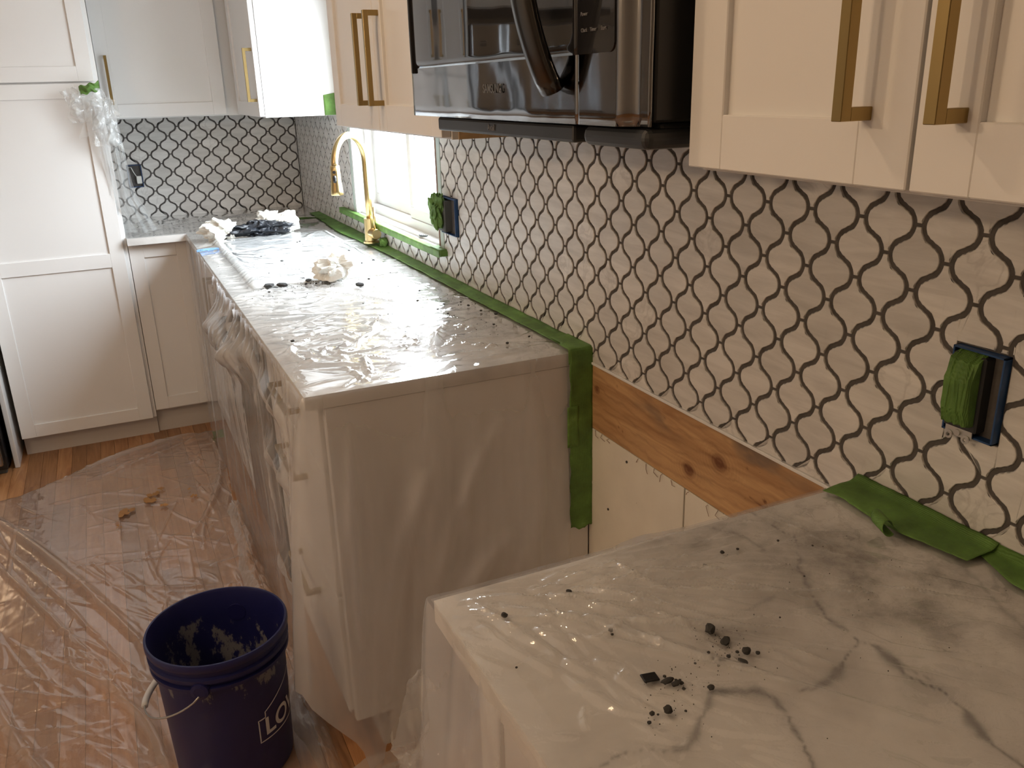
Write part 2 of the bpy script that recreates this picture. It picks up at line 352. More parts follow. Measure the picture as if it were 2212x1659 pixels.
# window in the right wall
bm = new(); box(bm, .055, .10, WY0, WY1, WZ0, WZ0+.035); box(bm, .055, .10, WY0, WY1, WZ1-.035, WZ1)
box(bm, .055, .10, WY0, WY0+.035, WZ0, WZ1); box(bm, .055, .10, WY1-.035, WY1, WZ0, WZ1)
win = struct('window_1', bm, VINYL)
def sash(y0, y1, x0, x1):
    bm = new(); f = .042; z0, z1 = WZ0+.035, WZ1-.035
    box(bm, x0, x1, y0, y1, z0, z0+f, .003); box(bm, x0, x1, y0, y1, z1-f, z1, .003); box(bm, x0, x1, y0, y0+f, z0+f, z1-f, .003); box(bm, x0, x1, y1-f, y1, z0+f, z1-f, .003)
    s = obj('sash', bm, VINYL, win); bm = new(); xm = (x0+x1)/2; box(bm, xm-.002, xm+.002, y0+f, y1-f, z0+f, z1-f); obj('pane', bm, GLASS, s)
sash(WY0+.035, -1.60, .058, .074); sash(-1.64, WY1-.035, .080, .096)
bm = new(); box(bm, .066, .074, -1.635, -1.605, 1.30, 1.36, .002); obj('sash_lock', bm, METALS, win)
bm = new(); box(bm, 0, .056, WY1-.004, WY1+.012, WZ0, WZ1); box(bm, 0.012, .056, WY0-.012, WY0, WZ0, WZ1); obj('jamb', bm, VINYL, win)
bm = new(); box(bm, -.001, .03, WY0-.004, WY0+.010, WZ0+.005, WZ1, .001); o = obj('exposed_edge', bm, EDGEW, win); o['label'] = 'dark raw wood edge beside the opening'
bm = new(); box(bm, -.022, .056, -2.113, -.873, .984, .9985, .003, 2); o = obj('window_sill', bm, SILL, win)
bm = new(); box(bm, .02, .058, WY0, WY1, .9985, 1.006); obj('sill_stop', bm, SILL, win)
# ------------------------------------------------------------------ lantern tiles
TW, TH = .0953, .085           # column pitch, tile height (two rows)
def outline():
    """lantern: S-shaped sides meeting the neighbours across an even joint, ragged like tumbled mosaic"""
    g = .0076; nk = .0036; A = TW/2-nk-g/2-TW/4; n = 13; cen = []
    for i in range(n+1):
        t = i/n; tt = t+.055*math.sin(2*math.pi*t); cen.append((TW/4+A*math.cos(math.pi*t), TH/2*tt))
    side = []; rg = random.Random(2)
    for i, (x, z) in enumerate(cen):
        a = cen[max(i-1, 0)]; b = cen[min(i+1, n)]; tx, tz = b[0]-a[0], b[1]-a[1]; L = math.hypot(tx, tz)
        if i == 0: tx, tz, L = 0, 1, 1
        if i == n: tx, tz, L = 0, 1, 1
        k = g/2+(rg.choice((-.0006, .0007)) if 3 <= i <= 10 and i % 2 else 0)
        side.append((x-tz/L*k, z+tx/L*k))
    side[-1] = (nk, TH/2-.0024)
    right = [(x, -z) for x, z in side[:0:-1]]+side
    return right+[(-x, z) for x, z in right[::-1]]
OUT = outline()
def clip(poly, ax, v, keep_less):
    res = []
    n = len(poly)
    for i in range(n):
        a, b = poly[i], poly[(i+1) % n]
        ia = (a[ax] <= v) == keep_less or a[ax] == v; ib = (b[ax] <= v) == keep_less or b[ax] == v
        if ia: res.append(a)
        if ia != ib:
            t = (v-a[ax])/(b[ax]-a[ax]); res.append((a[0]+t*(b[0]-a[0]), a[1]+t*(b[1]-a[1])))
    return res
def parea(p): return abs(sum(p[i][0]*p[(i+1) % len(p)][1]-p[(i+1) % len(p)][0]*p[i][1] for i in range(len(p))))/2
def subtract(polys, R_):
    a0, a1, b0, b1 = R_; out = []
    for p in polys:
        xs = [q[0] for q in p]; zs = [q[1] for q in p]
        if max(xs) <= a0 or min(xs) >= a1 or max(zs) <= b0 or min(zs) >= b1: out.append(p); continue
        l = clip(p, 0, a0, True); rr = clip(p, 0, a1, False)
        m = clip(clip(p, 0, a0, False), 0, a1, True) if True else p
        out += [l, rr]
        if len(m) > 2: out += [clip(m, 1, b0, True), clip(m, 1, b1, False)]
    return [p for p in out if len(p) > 2 and parea(p) > 2e-6]
T_, BV = .0075, .0012
def add_tile(bm, poly, bevel=True):
    """poly in (a,z); builds a slab from d=0 to T_ out of the wall (d along local -normal)"""
    n = len(poly)
    if sum(poly[i][0]*poly[(i+1) % n][1]-poly[(i+1) % n][0]*poly[i][1] for i in range(n)) < 0: poly = poly[::-1]
    cx = sum(p[0] for p in poly)/n; cz = sum(p[1] for p in poly)/n
    ins = []
    for i in range(n):
        a, p, b = poly[i-1], poly[i], poly[(i+1) % n]
        tx, tz = b[0]-a[0], b[1]-a[1]; L = math.hypot(tx, tz)+1e-9
        ins.append((p[0]-tz/L*BV, p[1]+tx/L*BV))
    v0 = [bm.verts.new((p[0], 0, p[1])) for p in poly]; v1 = [bm.verts.new((p[0], T_-BV*.6, p[1])) for p in poly]
    v2 = [bm.verts.new((p[0], T_, p[1])) for p in ins]
    for A, B in ((v0, v1), (v1, v2)):
        for i in range(n):
            f = bm.faces.new((A[i], A[(i+1) % n], B[(i+1) % n], B[i])); f.smooth = A is v1
    bm.faces.new(v2)
def tile_mesh(polys):
    bm = new()
    for p in polys:
        try: add_tile(bm, p)
        except ValueError: pass
    bmesh.ops.triangulate(bm, faces=[f for f in bm.faces if len(f.verts) > 4])
    me = bpy.data.meshes.new('lantern_tile'); bm.to_mesh(me); bm.free(); me.materials.append(TILE); return me
FULL = tile_mesh([OUT])
def lay_tiles(wall, plane, a_org, z_org, amin, amax, regions, holes, near, name):
    """regions: list of (a0,a1,z0,z1) areas covered"""
    items = []
    for k in range(-60, 60):
        for j in range(-14, 8):
            ca = a_org+(k+.5*((j+1) % 2))*TW; cz = z_org+j*TH/2
            if ca < amin-TW or ca > amax+TW: continue
            P = [(ca+x, cz+z) for x, z in OUT]; got = []; full = False
            for (a0, a1, z0, z1) in regions:
                if ca+TW/2 < a0 or ca-TW/2 > a1 or cz+TH/2 < z0 or cz-TH/2 > z1: continue
                if ca-TW/2 >= a0 and ca+TW/2 <= a1 and cz-TH/2 >= z0 and cz+TH/2 <= z1: got = [P]; full = True; break
                q = clip(clip(clip(clip(P, 0, a0, False), 0, a1, True), 1, z0, False), 1, z1, True)
                if len(q) > 2 and parea(q) > 1e-5: got.append(q)
            if not got: continue
            g2 = got
            for h in holes: g2 = subtract(g2, h)
            if not g2: continue
            if full and g2 == got: mesh = FULL
            else: mesh = tile_mesh([[(x-ca, z-cz) for x, z in p] for p in g2])
            if len(mesh.polygons) == 0: continue
            items.append((near(ca, cz), ca, cz, mesh))
    items.sort(key=lambda t: t[0]); rest = []
    rr = random.Random(5)
    for n_, (d_, ca, cz, mesh) in enumerate(items):
        M = (Matrix.Translation((WS, ca, cz)) @ Matrix(((0, -1, 0, 0), (1, 0, 0, 0), (0, 0, 1, 0), (0, 0, 0, 1)))) if plane == 'x' else \
            (Matrix.Translation((ca, WS, cz)) @ Matrix(((1, 0, 0, 0), (0, -1, 0, 0), (0, 0, 1, 0), (0, 0, 0, 1))))
        if n_ < 300:
            o = bpy.data.objects.new('tile', mesh); C.objects.link(o); o.parent = wall
            o.matrix_local = Matrix.Translation(((rr.uniform(-.0005, 0), 0, 0) if plane == 'x' else (0, rr.uniform(-.0005, 0), 0))) @ M
        else: rest.append((mesh, M))
    if rest:
        bm = new()
        for mesh, M in rest:
            n0 = len(bm.verts); bm.from_mesh(mesh); bm.verts.ensure_lookup_table(); bmesh.ops.transform(bm, matrix=M, verts=bm.verts[n0:])
        bmesh.ops.recalc_face_normals(bm, faces=bm.faces)
        o = obj('tile_field', bm, TILE, wall); o['kind'] = 'stuff'
    print(name, 'tiles', len(items))
cp = cam.location
TB = .9165
regs = [(-4.85, 0.0, .889, 1.47)]
holes = [(-6, -3.79, 0, TB), (-3.0, 1, 0, TB), (-6, -3.79, 1.40, 3), (-3.0, 1, 1.40, 3), (WY0-.035, -1.03, .984, 3), (-2.118, -.868, .984, 1.0), (-2.225, -2.10, 1.058, 1.172), (-3.995, -3.918, 1.052, 1.168)]
lay_tiles(wall_right, 'x', -3.554, 1.3025, -4.85, 0, regs, holes, lambda a, z: (Vector((0, a, z))-cp).length, 'right')
lay_tiles(wall_back, 'y', -.761+TW*8, 1.339, -.90, 0, [(-.90, -.002, TB, 1.40)], [(-.826, -.760, 1.064, 1.172)], lambda a, z: (Vector((a, 0, z))-cp).length, 'back')
bm = new()
for (a0, a1, z0, z1) in ((-3.0, -2.118, .9145, 1.40), (-3.79, -3.0, .8895, 1.47), (-4.85, -3.79, .9145, 1.40), (-2.118, -1.03, .9145, .983), (-1.03, 0, .9145, 1.40), (-2.118, WY0-.035, 1.0, 1.40)):
    box(bm, .0030, WS+.001, a0, a1, z0, z1)
obj('grout', bm, GROUT, wall_right)
bm = new(); box(bm, -.90, .0, .0030, WS+.001, .9145, 1.40); obj('grout', bm, GROUT, wall_back)
bm = new(); box(bm, -.001, WS+.001, WY0-.034, WY0-.005, 1.0, WZ1, .001); box(bm, -.001, WS+.001, WY1+.013, -1.03, 1.0, WZ1, .001)
o = obj('drywall_strip', bm, GDRY, wall_right); o['label'] = 'pale green bare drywall beside the window'
# the range gap: pine board and drywall pieces
nx, nz_ = 200, 50
Y, Z = np.meshgrid(np.linspace(-3.80, -3.001, nx), np.linspace(.7285, .882, nz_), indexing='ij')
kn = np.zeros_like(Y); 
warp = (fbm(Y*18, Z*18, 3)-.5)*.02
for (ky, kz, kr) in ((-3.475, .822, .017), (-3.385, .771, .013), (-3.035, .828, .009), (-3.60, .80, .004), (-3.655, .815, .003)):
    d = np.sqrt(((Y-ky)*.75)**2+(Z-kz)**2)+warp*.2
    kn += np.exp(-(d/kr)**4)*.75 + .33*np.exp(-(d/(kr*2.4))**2)*(.5+.5*np.sin(d*900))
kn += .28*np.clip(np.sin((Z+warp*1.4+.012*np.sin(Y*9))*260), 0, 1)**3
for (ny, nz2) in ((-3.12, .862), (-3.13, .77), (-3.145, .765), (-3.30, .85), (-3.55, .842), (-3.70, .80)): kn += np.exp(-(((Y-ny)**2+(Z-nz2)**2)/.0022**2))
for yy in (-3.62,): kn += .8*np.exp(-((Z-.785-.1*(Y-yy))/.0015)**2)*(np.abs(Y-yy) < .06)
st = np.clip((fbm(Y*9, Z*22, 11)-.50)*6, 0, 1)*np.clip(np.exp(-((Y+3.56)/.10)**2)+np.exp(-((Y+3.33)/.12)**2)*np.clip((Z-.82)*30, 0, 1)+.15, 0, 1)*.9
P = np.stack([np.full_like(Y, .0005)+.0004*fbm(Y*20, Z*80, 5), Y, Z], -1)
board = grid_mesh('wood_board', P, PINE, None, {'knot': np.clip(kn, 0, 1), 'stain': st}); board.parent = wall_right
board['label'] = 'knotty raw pine board in the range gap'
bm = new(); box(bm, .0016, WS+.001, -3.80, -3.001, .728, .8823); bm2 = obj('board_body', bm, PINE, board)
bm = new(); box(bm, -.003, WS, -3.80, -3.001, .8826, .8886, .001); o = obj('edge_strip', bm, PAINT, wall_right); o['label'] = 'thin white strip under the tiles'
for (a, b) in ((-3.372, -3.001), (-3.80, -3.377)):
    bm = new(); box(bm, .001, WS+.001, a, b, .0, .726, .0008)
    obj('drywall_panel', bm, DRYWALL, wall_right)
bm = new(); rr = random.Random(9)
for k in range(1, 26):
    y0 = -3.0-k*.03; z0 = .7265+rr.uniform(-.001, .001)
    if rr.random() < .6: tube(bm, [(.0, y0, z0), (-.003, y0+rr.uniform(-.01, .01), z0-rr.uniform(.002, .012)), (-.004, y0+rr.uniform(-.02, .02), z0-rr.uniform(.004, .02))], .0006, 4)
o = obj('torn_paper', bm, EDGEW, wall_right); o['kind'] = 'stuff'
bm = new()
for (yy, zz) in ((-3.165, .70), (-3.09, .55), (-3.25, .52)): tube(bm, [(.0012, yy, zz), (-.0008, yy, zz)], .003, 10)
obj('nail_head', bm, CRUMB, wall_right)

# ------------------------------------------------------------------ cabinets
def shaker(name, plane, face, a0, a1, b0, b1, root, rails=(), st=.057, th=.020, rec=.0075):
    bm = new()
    fbox(bm, plane, face, a0, a0+st, b0, b1, 0, th, .0012); fbox(bm, plane, face, a1-st, a1, b0, b1, 0, th, .0012)
    zs = [(b0, b0+st)]+[(q, w) for q, w in rails]+[(b1-st, b1)]
    for q, w in zs: fbox(bm, plane, face, a0+st-.0005, a1-st+.0005, q, w, .0004, th-.0001, .0012)
    fbox(bm, plane, face, a0+st-.004, a1-st+.004, b0+st-.004, b1-st+.004, .001, th-rec)
    o = obj(name, bm, PAINT); at(o, root); return o
def bar_pull(plane, face, a, z0, z1, parent, w=.0115, proj=.035, horiz=False):
    """face = outer door surface; a centre; vertical from z0 to z1 (or horizontal from a=z0..z1 at height a)"""
    bm = new(); h = w/2
    if not horiz:
        fbox(bm, plane, face, a-h, a+h, z0, z1, proj-w, proj, .0006)
        for z in (z0, z1-w): fbox(bm, plane, face, a-h, a+h, z, z+w, -.0005, proj-w+.0005, .0006)
    else:
        fbox(bm, plane, face, z0, z1, a-h, a+h, proj-w, proj, .0006)
        for z in (z0, z1-w): fbox(bm, plane, face, z, z+w, a-h, a+h, -.0005, proj-w+.0005, .0006)
    o = obj('handle', bm, BRASS, parent); o.matrix_parent_inverse = parent.matrix_parent_inverse.copy()
    o.matrix_parent_inverse = (Matrix.Translation(parent.parent.location) @ parent.matrix_parent_inverse @ Matrix.Identity(4)).inverted() if False else Matrix.Identity(4)
    return o
UT = 2.36; UB = 1.388
def upper(label, plane, dface, a0, a1, doors, handles, z0=UB, z1=UT, rails=()):
    cx = (a0+a1)/2; loc = (0, cx, z0) if plane == 'x' else (cx, 0, z0)
    root = empty('wall_cabinet', loc, label, 'cabinet')
    bm = new(); back = .0
    if plane == 'x': box(bm, dface+.021, -.0002, a0, a1, z0, z1, .001)
    else: box(bm, a0, a1, dface+.021, -.0002, z0, z1, .001)
    at(obj('body', bm, PAINT), root)
    for i, (d0, d1) in enumerate(doors):
        d = shaker('door', plane, dface+.020, d0, d1, z0+.005, z1-.003, root)
        bar_pull(plane, dface, handles[i], 1.449, 1.650, d)
    return root
UF = -.33
# near cabinet over the near counter
near_up = upper('white two-door wall cabinet right of the microwave with large brass bar pulls', 'x', UF, -4.40, -3.7925, [(-4.0955, -3.7935), (-4.399, -4.0995)], [-4.0465, -4.1405])
mw_up = upper('white two-door wall cabinet left of the microwave, its two brass pulls side by side', 'x', UF, -3.0, -2.184, [(-2.590, -2.186), (-2.998, -2.594)], [-2.545, -2.635])
cor_up = upper('narrow white corner wall cabinet with its side lit by the window', 'x', UF, -.959, -.352, [(-.957, -.385)], [-.926])
back_up = upper('white wall cabinet on the back wall above the lantern tiles, beside the tall pantry', 'y', UF, -.887, -.0005, [(-.884, -.372)], [-.846])
# cabinet over the microwave
root = empty('wall_cabinet', (0, -3.396, 1.88), 'white short wall cabinet above the microwave', 'cabinet')
bm = new(); box(bm, UF+.021, 0, -3.7915, -3.0015, 1.88, UT, .001); at(obj('body', bm, PAINT), root)
shaker('door', 'x', UF+.020, -3.395, -3.003, 1.885, UT-.003, root); shaker('door', 'x', UF+.020, -3.790, -3.399, 1.885, UT-.003, root)
bm = new(); box(bm, -.295, -.002, -3.0024, -3.0006, 1.3885, 1.43)
# raw filler under the microwave side
at(obj('raw_filler', bm, LED), root)

# pantry
PF = -.62
root = empty('pantry_cabinet', (-1.163, -.31, 0), 'tall white pantry cabinet with shaker doors left of the counter', 'cabinet')
bm = new(); box(bm, -1.436, -.889, PF+.021, -.0002, .095, UT, .001); at(obj('body', bm, PAINT), root)
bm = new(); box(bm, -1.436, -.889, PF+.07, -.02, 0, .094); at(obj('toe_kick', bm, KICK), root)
d1 = shaker('door', 'y', PF+.020, -1.434, -.905, .0975, 1.5375, root, rails=[(.796, .855)])
d2 = shaker('door', 'y', PF+.020, -1.434, -.905, 1.5445, UT-.003, root)
bar_pull('y', PF, -1.408, 1.25, 1.45, d1); bar_pull('y', PF, -1.408, 1.62, 1.82, d2)
bm = new(); box(bm, -1.474, -1.455, -.69, -.0002, .0, UT, .0015); at(obj('side_panel', bm, PAINT), root)
# refrigerator left of the pantry, seen at the frame edge and in the microwave glass
root = empty('refrigerator', (-1.96, -.42, 0), 'stainless refrigerator at the left edge beside the white panel', 'refrigerator')
bm = new(); box(bm, -2.40, -1.492, -.74, -.03, .02, 1.755, .004, 2); at(obj('body', bm, BLACK), root)
xs = np.linspace(-1.495, -1.945, 60)
def fdoor(x0, x1, z0, z1):
    bm = new(); box(bm, x0, x1, -.822, -.748, z0, z1, .008, 3); o = obj('door', bm, STEEL); at(o, root); return o
fd = fdoor(-1.943, -1.495, .72, 1.75); fdoor(-2.397, -1.951, .72, 1.75); fdoor(-2.397, -1.495, .065, .712)
bm = new(); box(bm, -2.39, -1.50, -.73, -.70, .0, .055, .003); at(obj('base_grille', bm, RUBBER), root)
bm = new()
for x in (-1.90, -1.995): tube(bm, [(x, -.822, .90), (x, -.872, .93), (x, -.872, 1.60), (x, -.822, 1.63)], .011, 10)
at(obj('handle', bm, STEEL), root)
root2 = empty('wall_cabinet', (-1.96, -.3, 1.83), 'white wall cabinet above the refrigerator', 'cabinet')
bm = new(); box(bm, -2.42, -1.4755, -.60, -.0002, 1.83, UT, .001); at(obj('body', bm, PAINT), root2)
shaker('door', 'y', -.601, -1.94, -1.478, 1.835, UT-.003, root2); shaker('door', 'y', -.601, -2.41, -1.944, 1.835, UT-.003, root2)

def text_mesh(s, size, extrude=.0004, bold=0.0):
    cu = bpy.data.curves.new('text', 'FONT'); cu.body = s; cu.size = size; cu.extrude = extrude; cu.offset = bold; cu.align_x = 'CENTER'; cu.align_y = 'CENTER'
    o = bpy.data.objects.new('tmp', cu); C.objects.link(o); dg = bpy.context.evaluated_depsgraph_get()
    me = bpy.data.meshes.new_from_object(o.evaluated_get(dg)); bpy.data.objects.remove(o); bpy.data.curves.remove(cu); me.materials.clear(); return me
def place_text(name, s, size, M, mat, parent, bold=0.0):
    me = text_mesh(s, size, bold=bold); me.transform(M); o = link(name, me, mat); at(o, parent); return o
MY = lambda x, y, z: Matrix.Translation((x, y, z)) @ Matrix.Rotation(math.pi/2, 4, 'X')            # reads from -y side
MX = lambda x, y, z: Matrix.Translation((x, y, z)) @ Matrix.Rotation(-math.pi/2, 4, 'Z') @ Matrix.Rotation(math.pi/2, 4, 'X')  # reads from -x side
place_text('lettering', 'LG', .030, MY(-1.60, -.8226, 1.665), LOGOK, root, .001)
bm = new(); tube(bm, [(-1.645, -.8215, 1.665), (-1.645, -.8235, 1.665)], .015, 24); at(obj('badge', bm, LOGOK), root)

# base cabinets along the back wall
root = empty('base_cabinet', (-.76, -.3, 0), 'white single-door base cabinet between pantry and corner', 'cabinet')
bm = new(); box(bm, -.8885, -.545, -.579, -.02, .115, .8835, .001); at(obj('body', bm, PAINT), root)
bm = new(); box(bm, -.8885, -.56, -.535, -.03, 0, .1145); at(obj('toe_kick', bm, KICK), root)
shaker('door', 'y', -.580, -.8865, -.640, .125, .878, root)
# run along the right wall
BF = -.62
def base(label, y0, y1, name='base_cabinet'):
    root = empty(name, (-.31, (y0+y1)/2, 0), label, 'cabinet')
    bm = new(); box(bm, BF+.021, -.0002, y0, y1, .115, .8835, .001); at(obj('body', bm, PAINT), root)
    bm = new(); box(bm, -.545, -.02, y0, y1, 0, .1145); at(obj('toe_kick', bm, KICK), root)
    return root
root = base('white sink base cabinet with two doors under clear film', -1.745, -.605)
bm = new(); fbox(bm, 'x', BF+.020, -.70, -.645, .125, .878, 0, .02, .001); at(obj('corner_filler', bm, PAINT), root)
d = shaker('door', 'x', BF+.020, -1.220, -.704, .125, .878, root); bar_pull('x', BF, -1.185, .62, .82, d)
d = shaker('door', 'x', BF+.020, -1.742, -1.224, .125, .878, root); bar_pull('x', BF, -1.26, .62, .82, d)
root = empty('dishwasher', (-.31, -2.05, 0), 'stainless dishwasher behind the film on the cabinet run', 'dishwasher')
bm = new(); box(bm, -.60, -.02, -2.345, -1.752, .10, .8835, .002); at(obj('body', bm, BLACK), root)
bm = new(); box(bm, -.628, -.601, -2.343, -1.754, .13, .872, .004, 2); at(obj('door', bm, DSTEEL), root)
bm = new(); tube(bm, [(-.628, -2.30, .80), (-.675, -2.28, .80), (-.685, -2.05, .80), (-.675, -1.82, .80), (-.628, -1.80, .80)], .012, 12); at(obj('handle', bm, DSTEEL), root)
bm = new(); box(bm, -.56, -.02, -2.345, -1.752, 0, .099); at(obj('toe_kick', bm, BLACK), root)
root = base('white three-drawer base cabinet at the end of the far counter', -2.975, -2.352)
for (z0, z1) in ((.735, .878), (.435, .730), (.125, .430)):
    bm = new(); fbox(bm, 'x', BF+.020, -2.973, -2.354, z0, z1, 0, .02, .0015)
    dr = obj('drawer', bm, PAINT); at(dr, root); bar_pull('x', BF, (z0+z1)/2+ (0 if z1 > .8 else .06), -2.78, -2.56, dr, horiz=True)
bm = new(); box(bm, -.610, -.0002, -3.0, -2.9765, .113, .8835, .0015); box(bm, -.530, -.0002, -3.0, -2.9765, 0, .113)
at(obj('end_panel', bm, PAINT), root)
# near base cabinet
root = empty('base_cabinet', (-.31, -4.3, 0), 'white base cabinet under the near marble counter', 'cabinet')
bm = new(); box(bm, -.60, -.0002, -4.85, -3.80, .115, .8835, .001); at(obj('body', bm, PAINT), root)
bm = new(); box(bm, -.545, -.02, -4.85, -3.80, 0, .1145); at(obj('toe_kick', bm, KICK), root)
d = shaker('door', 'x', -.600, -4.32, -3.803, .125, .878, root); bar_pull('x', -.62, -4.28, .62, .82, d)

# ------------------------------------------------------------------ marble counters
def poly_vein(X, Y, lines, seed=1):
    out = np.zeros_like(X); wx = X+(fbm(X*60, Y*60, seed)-.5)*.010; wy = Y+(fbm(X*60, Y*60, seed+5)-.5)*.010
    for pts, w, st_ in lines:
        best = np.full_like(X, 9.0)
        for (ax, ay), (bx, by) in zip(pts, pts[1:]):
            dx, dy = bx-ax, by-ay; L2 = dx*dx+dy*dy+1e-12
            t = np.clip(((wx-ax)*dx+(wy-ay)*dy)/L2, 0, 1); best = np.minimum(best, np.hypot(wx-ax-t*dx, wy-ay-t*dy))
        ww = w*(.35+2.2*np.clip(fbm(X*28, Y*28, seed+9)-.42, 0, 1)*3)
        out = np.maximum(out, st_*np.exp(-(best/ww)**2)+.16*st_*np.exp(-(best/(w*5))**2))
    return np.clip(out, 0, 1)
VN = [([(-.192, -3.77), (-.196, -3.851), (-.185, -3.865), (-.221, -3.909), (-.245, -3.94), (-.262, -3.972), (-.274, -3.997), (-.283, -4.023), (-.282, -4.047), (-.283, -4.071)], .0022, .75),
      ([(-.283, -4.071), (-.277, -4.087), (-.279, -4.107), (-.287, -4.132), (-.283, -4.148), (-.277, -4.163), (-.277, -4.178), (-.279, -4.195), (-.289, -4.214), (-.297, -4.237), (-.294, -4.30)], .0034, .8),
      ([(-.283, -4.071), (-.318, -4.082), (-.339, -4.096), (-.361, -4.104), (-.381, -4.105), (-.398, -4.101)], .0028, .75),
      ([(-.476, -4.064), (-.456, -4.073), (-.439, -4.085), (-.428, -4.1), (-.431, -4.122), (-.439, -4.142), (-.447, -4.162), (-.455, -4.18), (-.471, -4.204), (-.48, -4.4)], .0022, .75),
      ([(-.476, -4.064), (-.487, -4.076), (-.505, -4.089), (-.522, -4.101), (-.529, -4.109), (-.543, -4.115), (-.553, -4.112), (-.571, -4.104), (-.591, -4.099), (-.606, -4.095), (-.66, -4.105)], .0020, .6),
      ([(-.272, -3.79), (-.247, -3.84), (-.247, -3.872)], .002, .45), ([(-.307, -3.961), (-.353, -3.969), (-.386, -3.976)], .0016, .35),
      ([(-.279, -4.107), (-.276, -4.126), (-.27, -4.150)], .002, .5), ([(-.05, -4.0), (-.12, -4.15), (-.10, -4.5)], .003, .4)]
rr = random.Random(21); VF = []
for k in range(16):
    x, y = rr.uniform(-.9, 0), rr.uniform(-2.9, -.1); a = rr.uniform(0, 6.28); pts = []
    for j in range(9): pts.append((x, y)); a += rr.gauss(0, .35); x += .07*math.cos(a); y += .07*math.sin(a)
    VF.append((pts, rr.uniform(.002, .005), rr.uniform(.25, .55)))
def slab(name, x0, x1, y0, y1, step, lines, label, seed, extra=None):
    n = int((x1-x0)/step)+1; m = int((y1-y0)/step)+1
    X, Y = np.meshgrid(np.linspace(x0, x1, n), np.linspace(y0, y1, m), indexing='ij')
    o = grid_mesh(name, np.stack([X, Y, np.full_like(X, .914)], -1), MARBLE, None, {'vein': poly_vein(X, Y, lines, seed)}, smooth=False)
    bm = new(); bm.from_mesh(o.data)
    box(bm, x0, x1, y0, y1, .8845, .9139)
    if extra: box(bm, *extra, .8845, .914)
    bm.to_mesh(o.data); bm.free(); tag(o, label, 'countertop'); return o
slab('countertop', -.665, -.0002, -4.85, -3.787, .0035, VN, 'near white marble countertop with grey veins at lower right', 3)
slab('countertop', -.648, -.0002, -3.003, -.648, .007, VF, 'long pale marble countertop running under the window to the corner', 5, (-.888, -.0002, -.6479, -.0002))

# ------------------------------------------------------------------ plastic film
def top_film(root, x0, x1, y0, y1, step, segs, amp, seed, zbase, dust, bumpf=None, name='film_top'):
    n = int((x1-x0)/step)+1; m = int((y1-y0)/step)+1
    X, Y = np.meshgrid(np.linspace(x0, x1, n), np.linspace(y0, y1, m), indexing='ij')
    CR = crease(X, Y, segs)*amp; Z = CR+.0022*fbm(X*9, Y*9, seed)+.0012*fbm(X*30, Y*30, seed+3)
    if bumpf is not None: Z = Z+bumpf(X, Y)
    e = np.minimum(np.minimum(X-x0, Y-y0), y1-Y); fall = np.clip(e/.03, 0, 1)
    Z = zbase+np.maximum(Z, 0.0)*fall
    D = dust(X, Y) if dust else np.zeros_like(X)
    return grid_mesh(name, np.stack([X, Y, Z], -1), FTOP, root, {'dust': D, 'fold_glare': np.clip(np.clip((CR-.0010)/.005, 0, 1)+(2.2*np.clip(bumpf(X, Y)/.0115, 0, 1) if bumpf is not None else 0), 0, 3)})  # creases whiten; the sink area is whitened too, window glare painted into the film
def skirt(root, path, flare, foldamp, ztop, hem, step_s, nz, mat, seed, name, bulge=None, wrinkles=None, haze=None):
    """path = polyline of (x,y) with the outside on the left-hand normal given by nrm()"""
    pts = [Vector((p[0], p[1])) for p in path]; S = [0]
    for a, b in zip(pts, pts[1:]): S.append(S[-1]+(b-a).length)
    n = int(S[-1]/step_s)+1; ss = np.linspace(0, S[-1], n)
    PX = np.interp(ss, S, [p.x for p in pts]); PY = np.interp(ss, S, [p.y for p in pts])
    # smoothed tangent for the normal so corners fan out
    tx = np.gradient(PX, ss); ty = np.gradient(PY, ss); k = max(3, int(.05/step_s)); ker = np.ones(k)/k
    tx = np.convolve(np.pad(tx, k//2, mode='edge'), ker, 'same')[k//2:k//2+n]; ty = np.convolve(np.pad(ty, k//2, mode='edge'), ker, 'same')[k//2:k//2+n]
    L = np.hypot(tx, ty)+1e-9; nx_, ny_ = ty/L, -tx/L
    v = np.linspace(0, 1, nz)
    SS, V = np.meshgrid(ss, v, indexing='ij')
    hz = np.array([hem(s) for s in ss])[:, None]; Z = ztop-(ztop-hz)*V
    dep = ztop-Z
    f = (np.sin(SS*23+seed+1.5*np.sin(SS*5)+dep*1.2)*.5+np.sin(SS*51+2.1*seed+dep*3)*.28+(fbm(SS*11, dep*1.5, seed)-.5)*2.0+(fbm(SS*34+dep*5, dep*3, seed+4)-.5)*.8)
    off = .004+np.array([flare(s) for s in ss])[:, None]*np.clip(dep, 0, 1)**.72+(foldamp(SS) if callable(foldamp) else foldamp)*np.clip(dep/.35, 0, 1)**.8*(f+.7)
    CR = np.zeros_like(SS)
    if wrinkles: CR = crease(SS, Z, wrinkles); off = off+CR
    if bulge: off = off+bulge(SS, Z)
    off = np.maximum(off, .0025)
    P = np.stack([PX[:, None]+nx_[:, None]*off, PY[:, None]+ny_[:, None]*off, Z], -1)
    FO = np.clip(CR/.012, 0, 1)+np.clip((f-.35)*.5, 0, .5)+(haze(SS)*np.clip((dep-.03)/.22, 0, 1) if haze else 0)
    return grid_mesh(name, P, mat, root, {'fold_glare': np.clip(FO, 0, 1.3)})

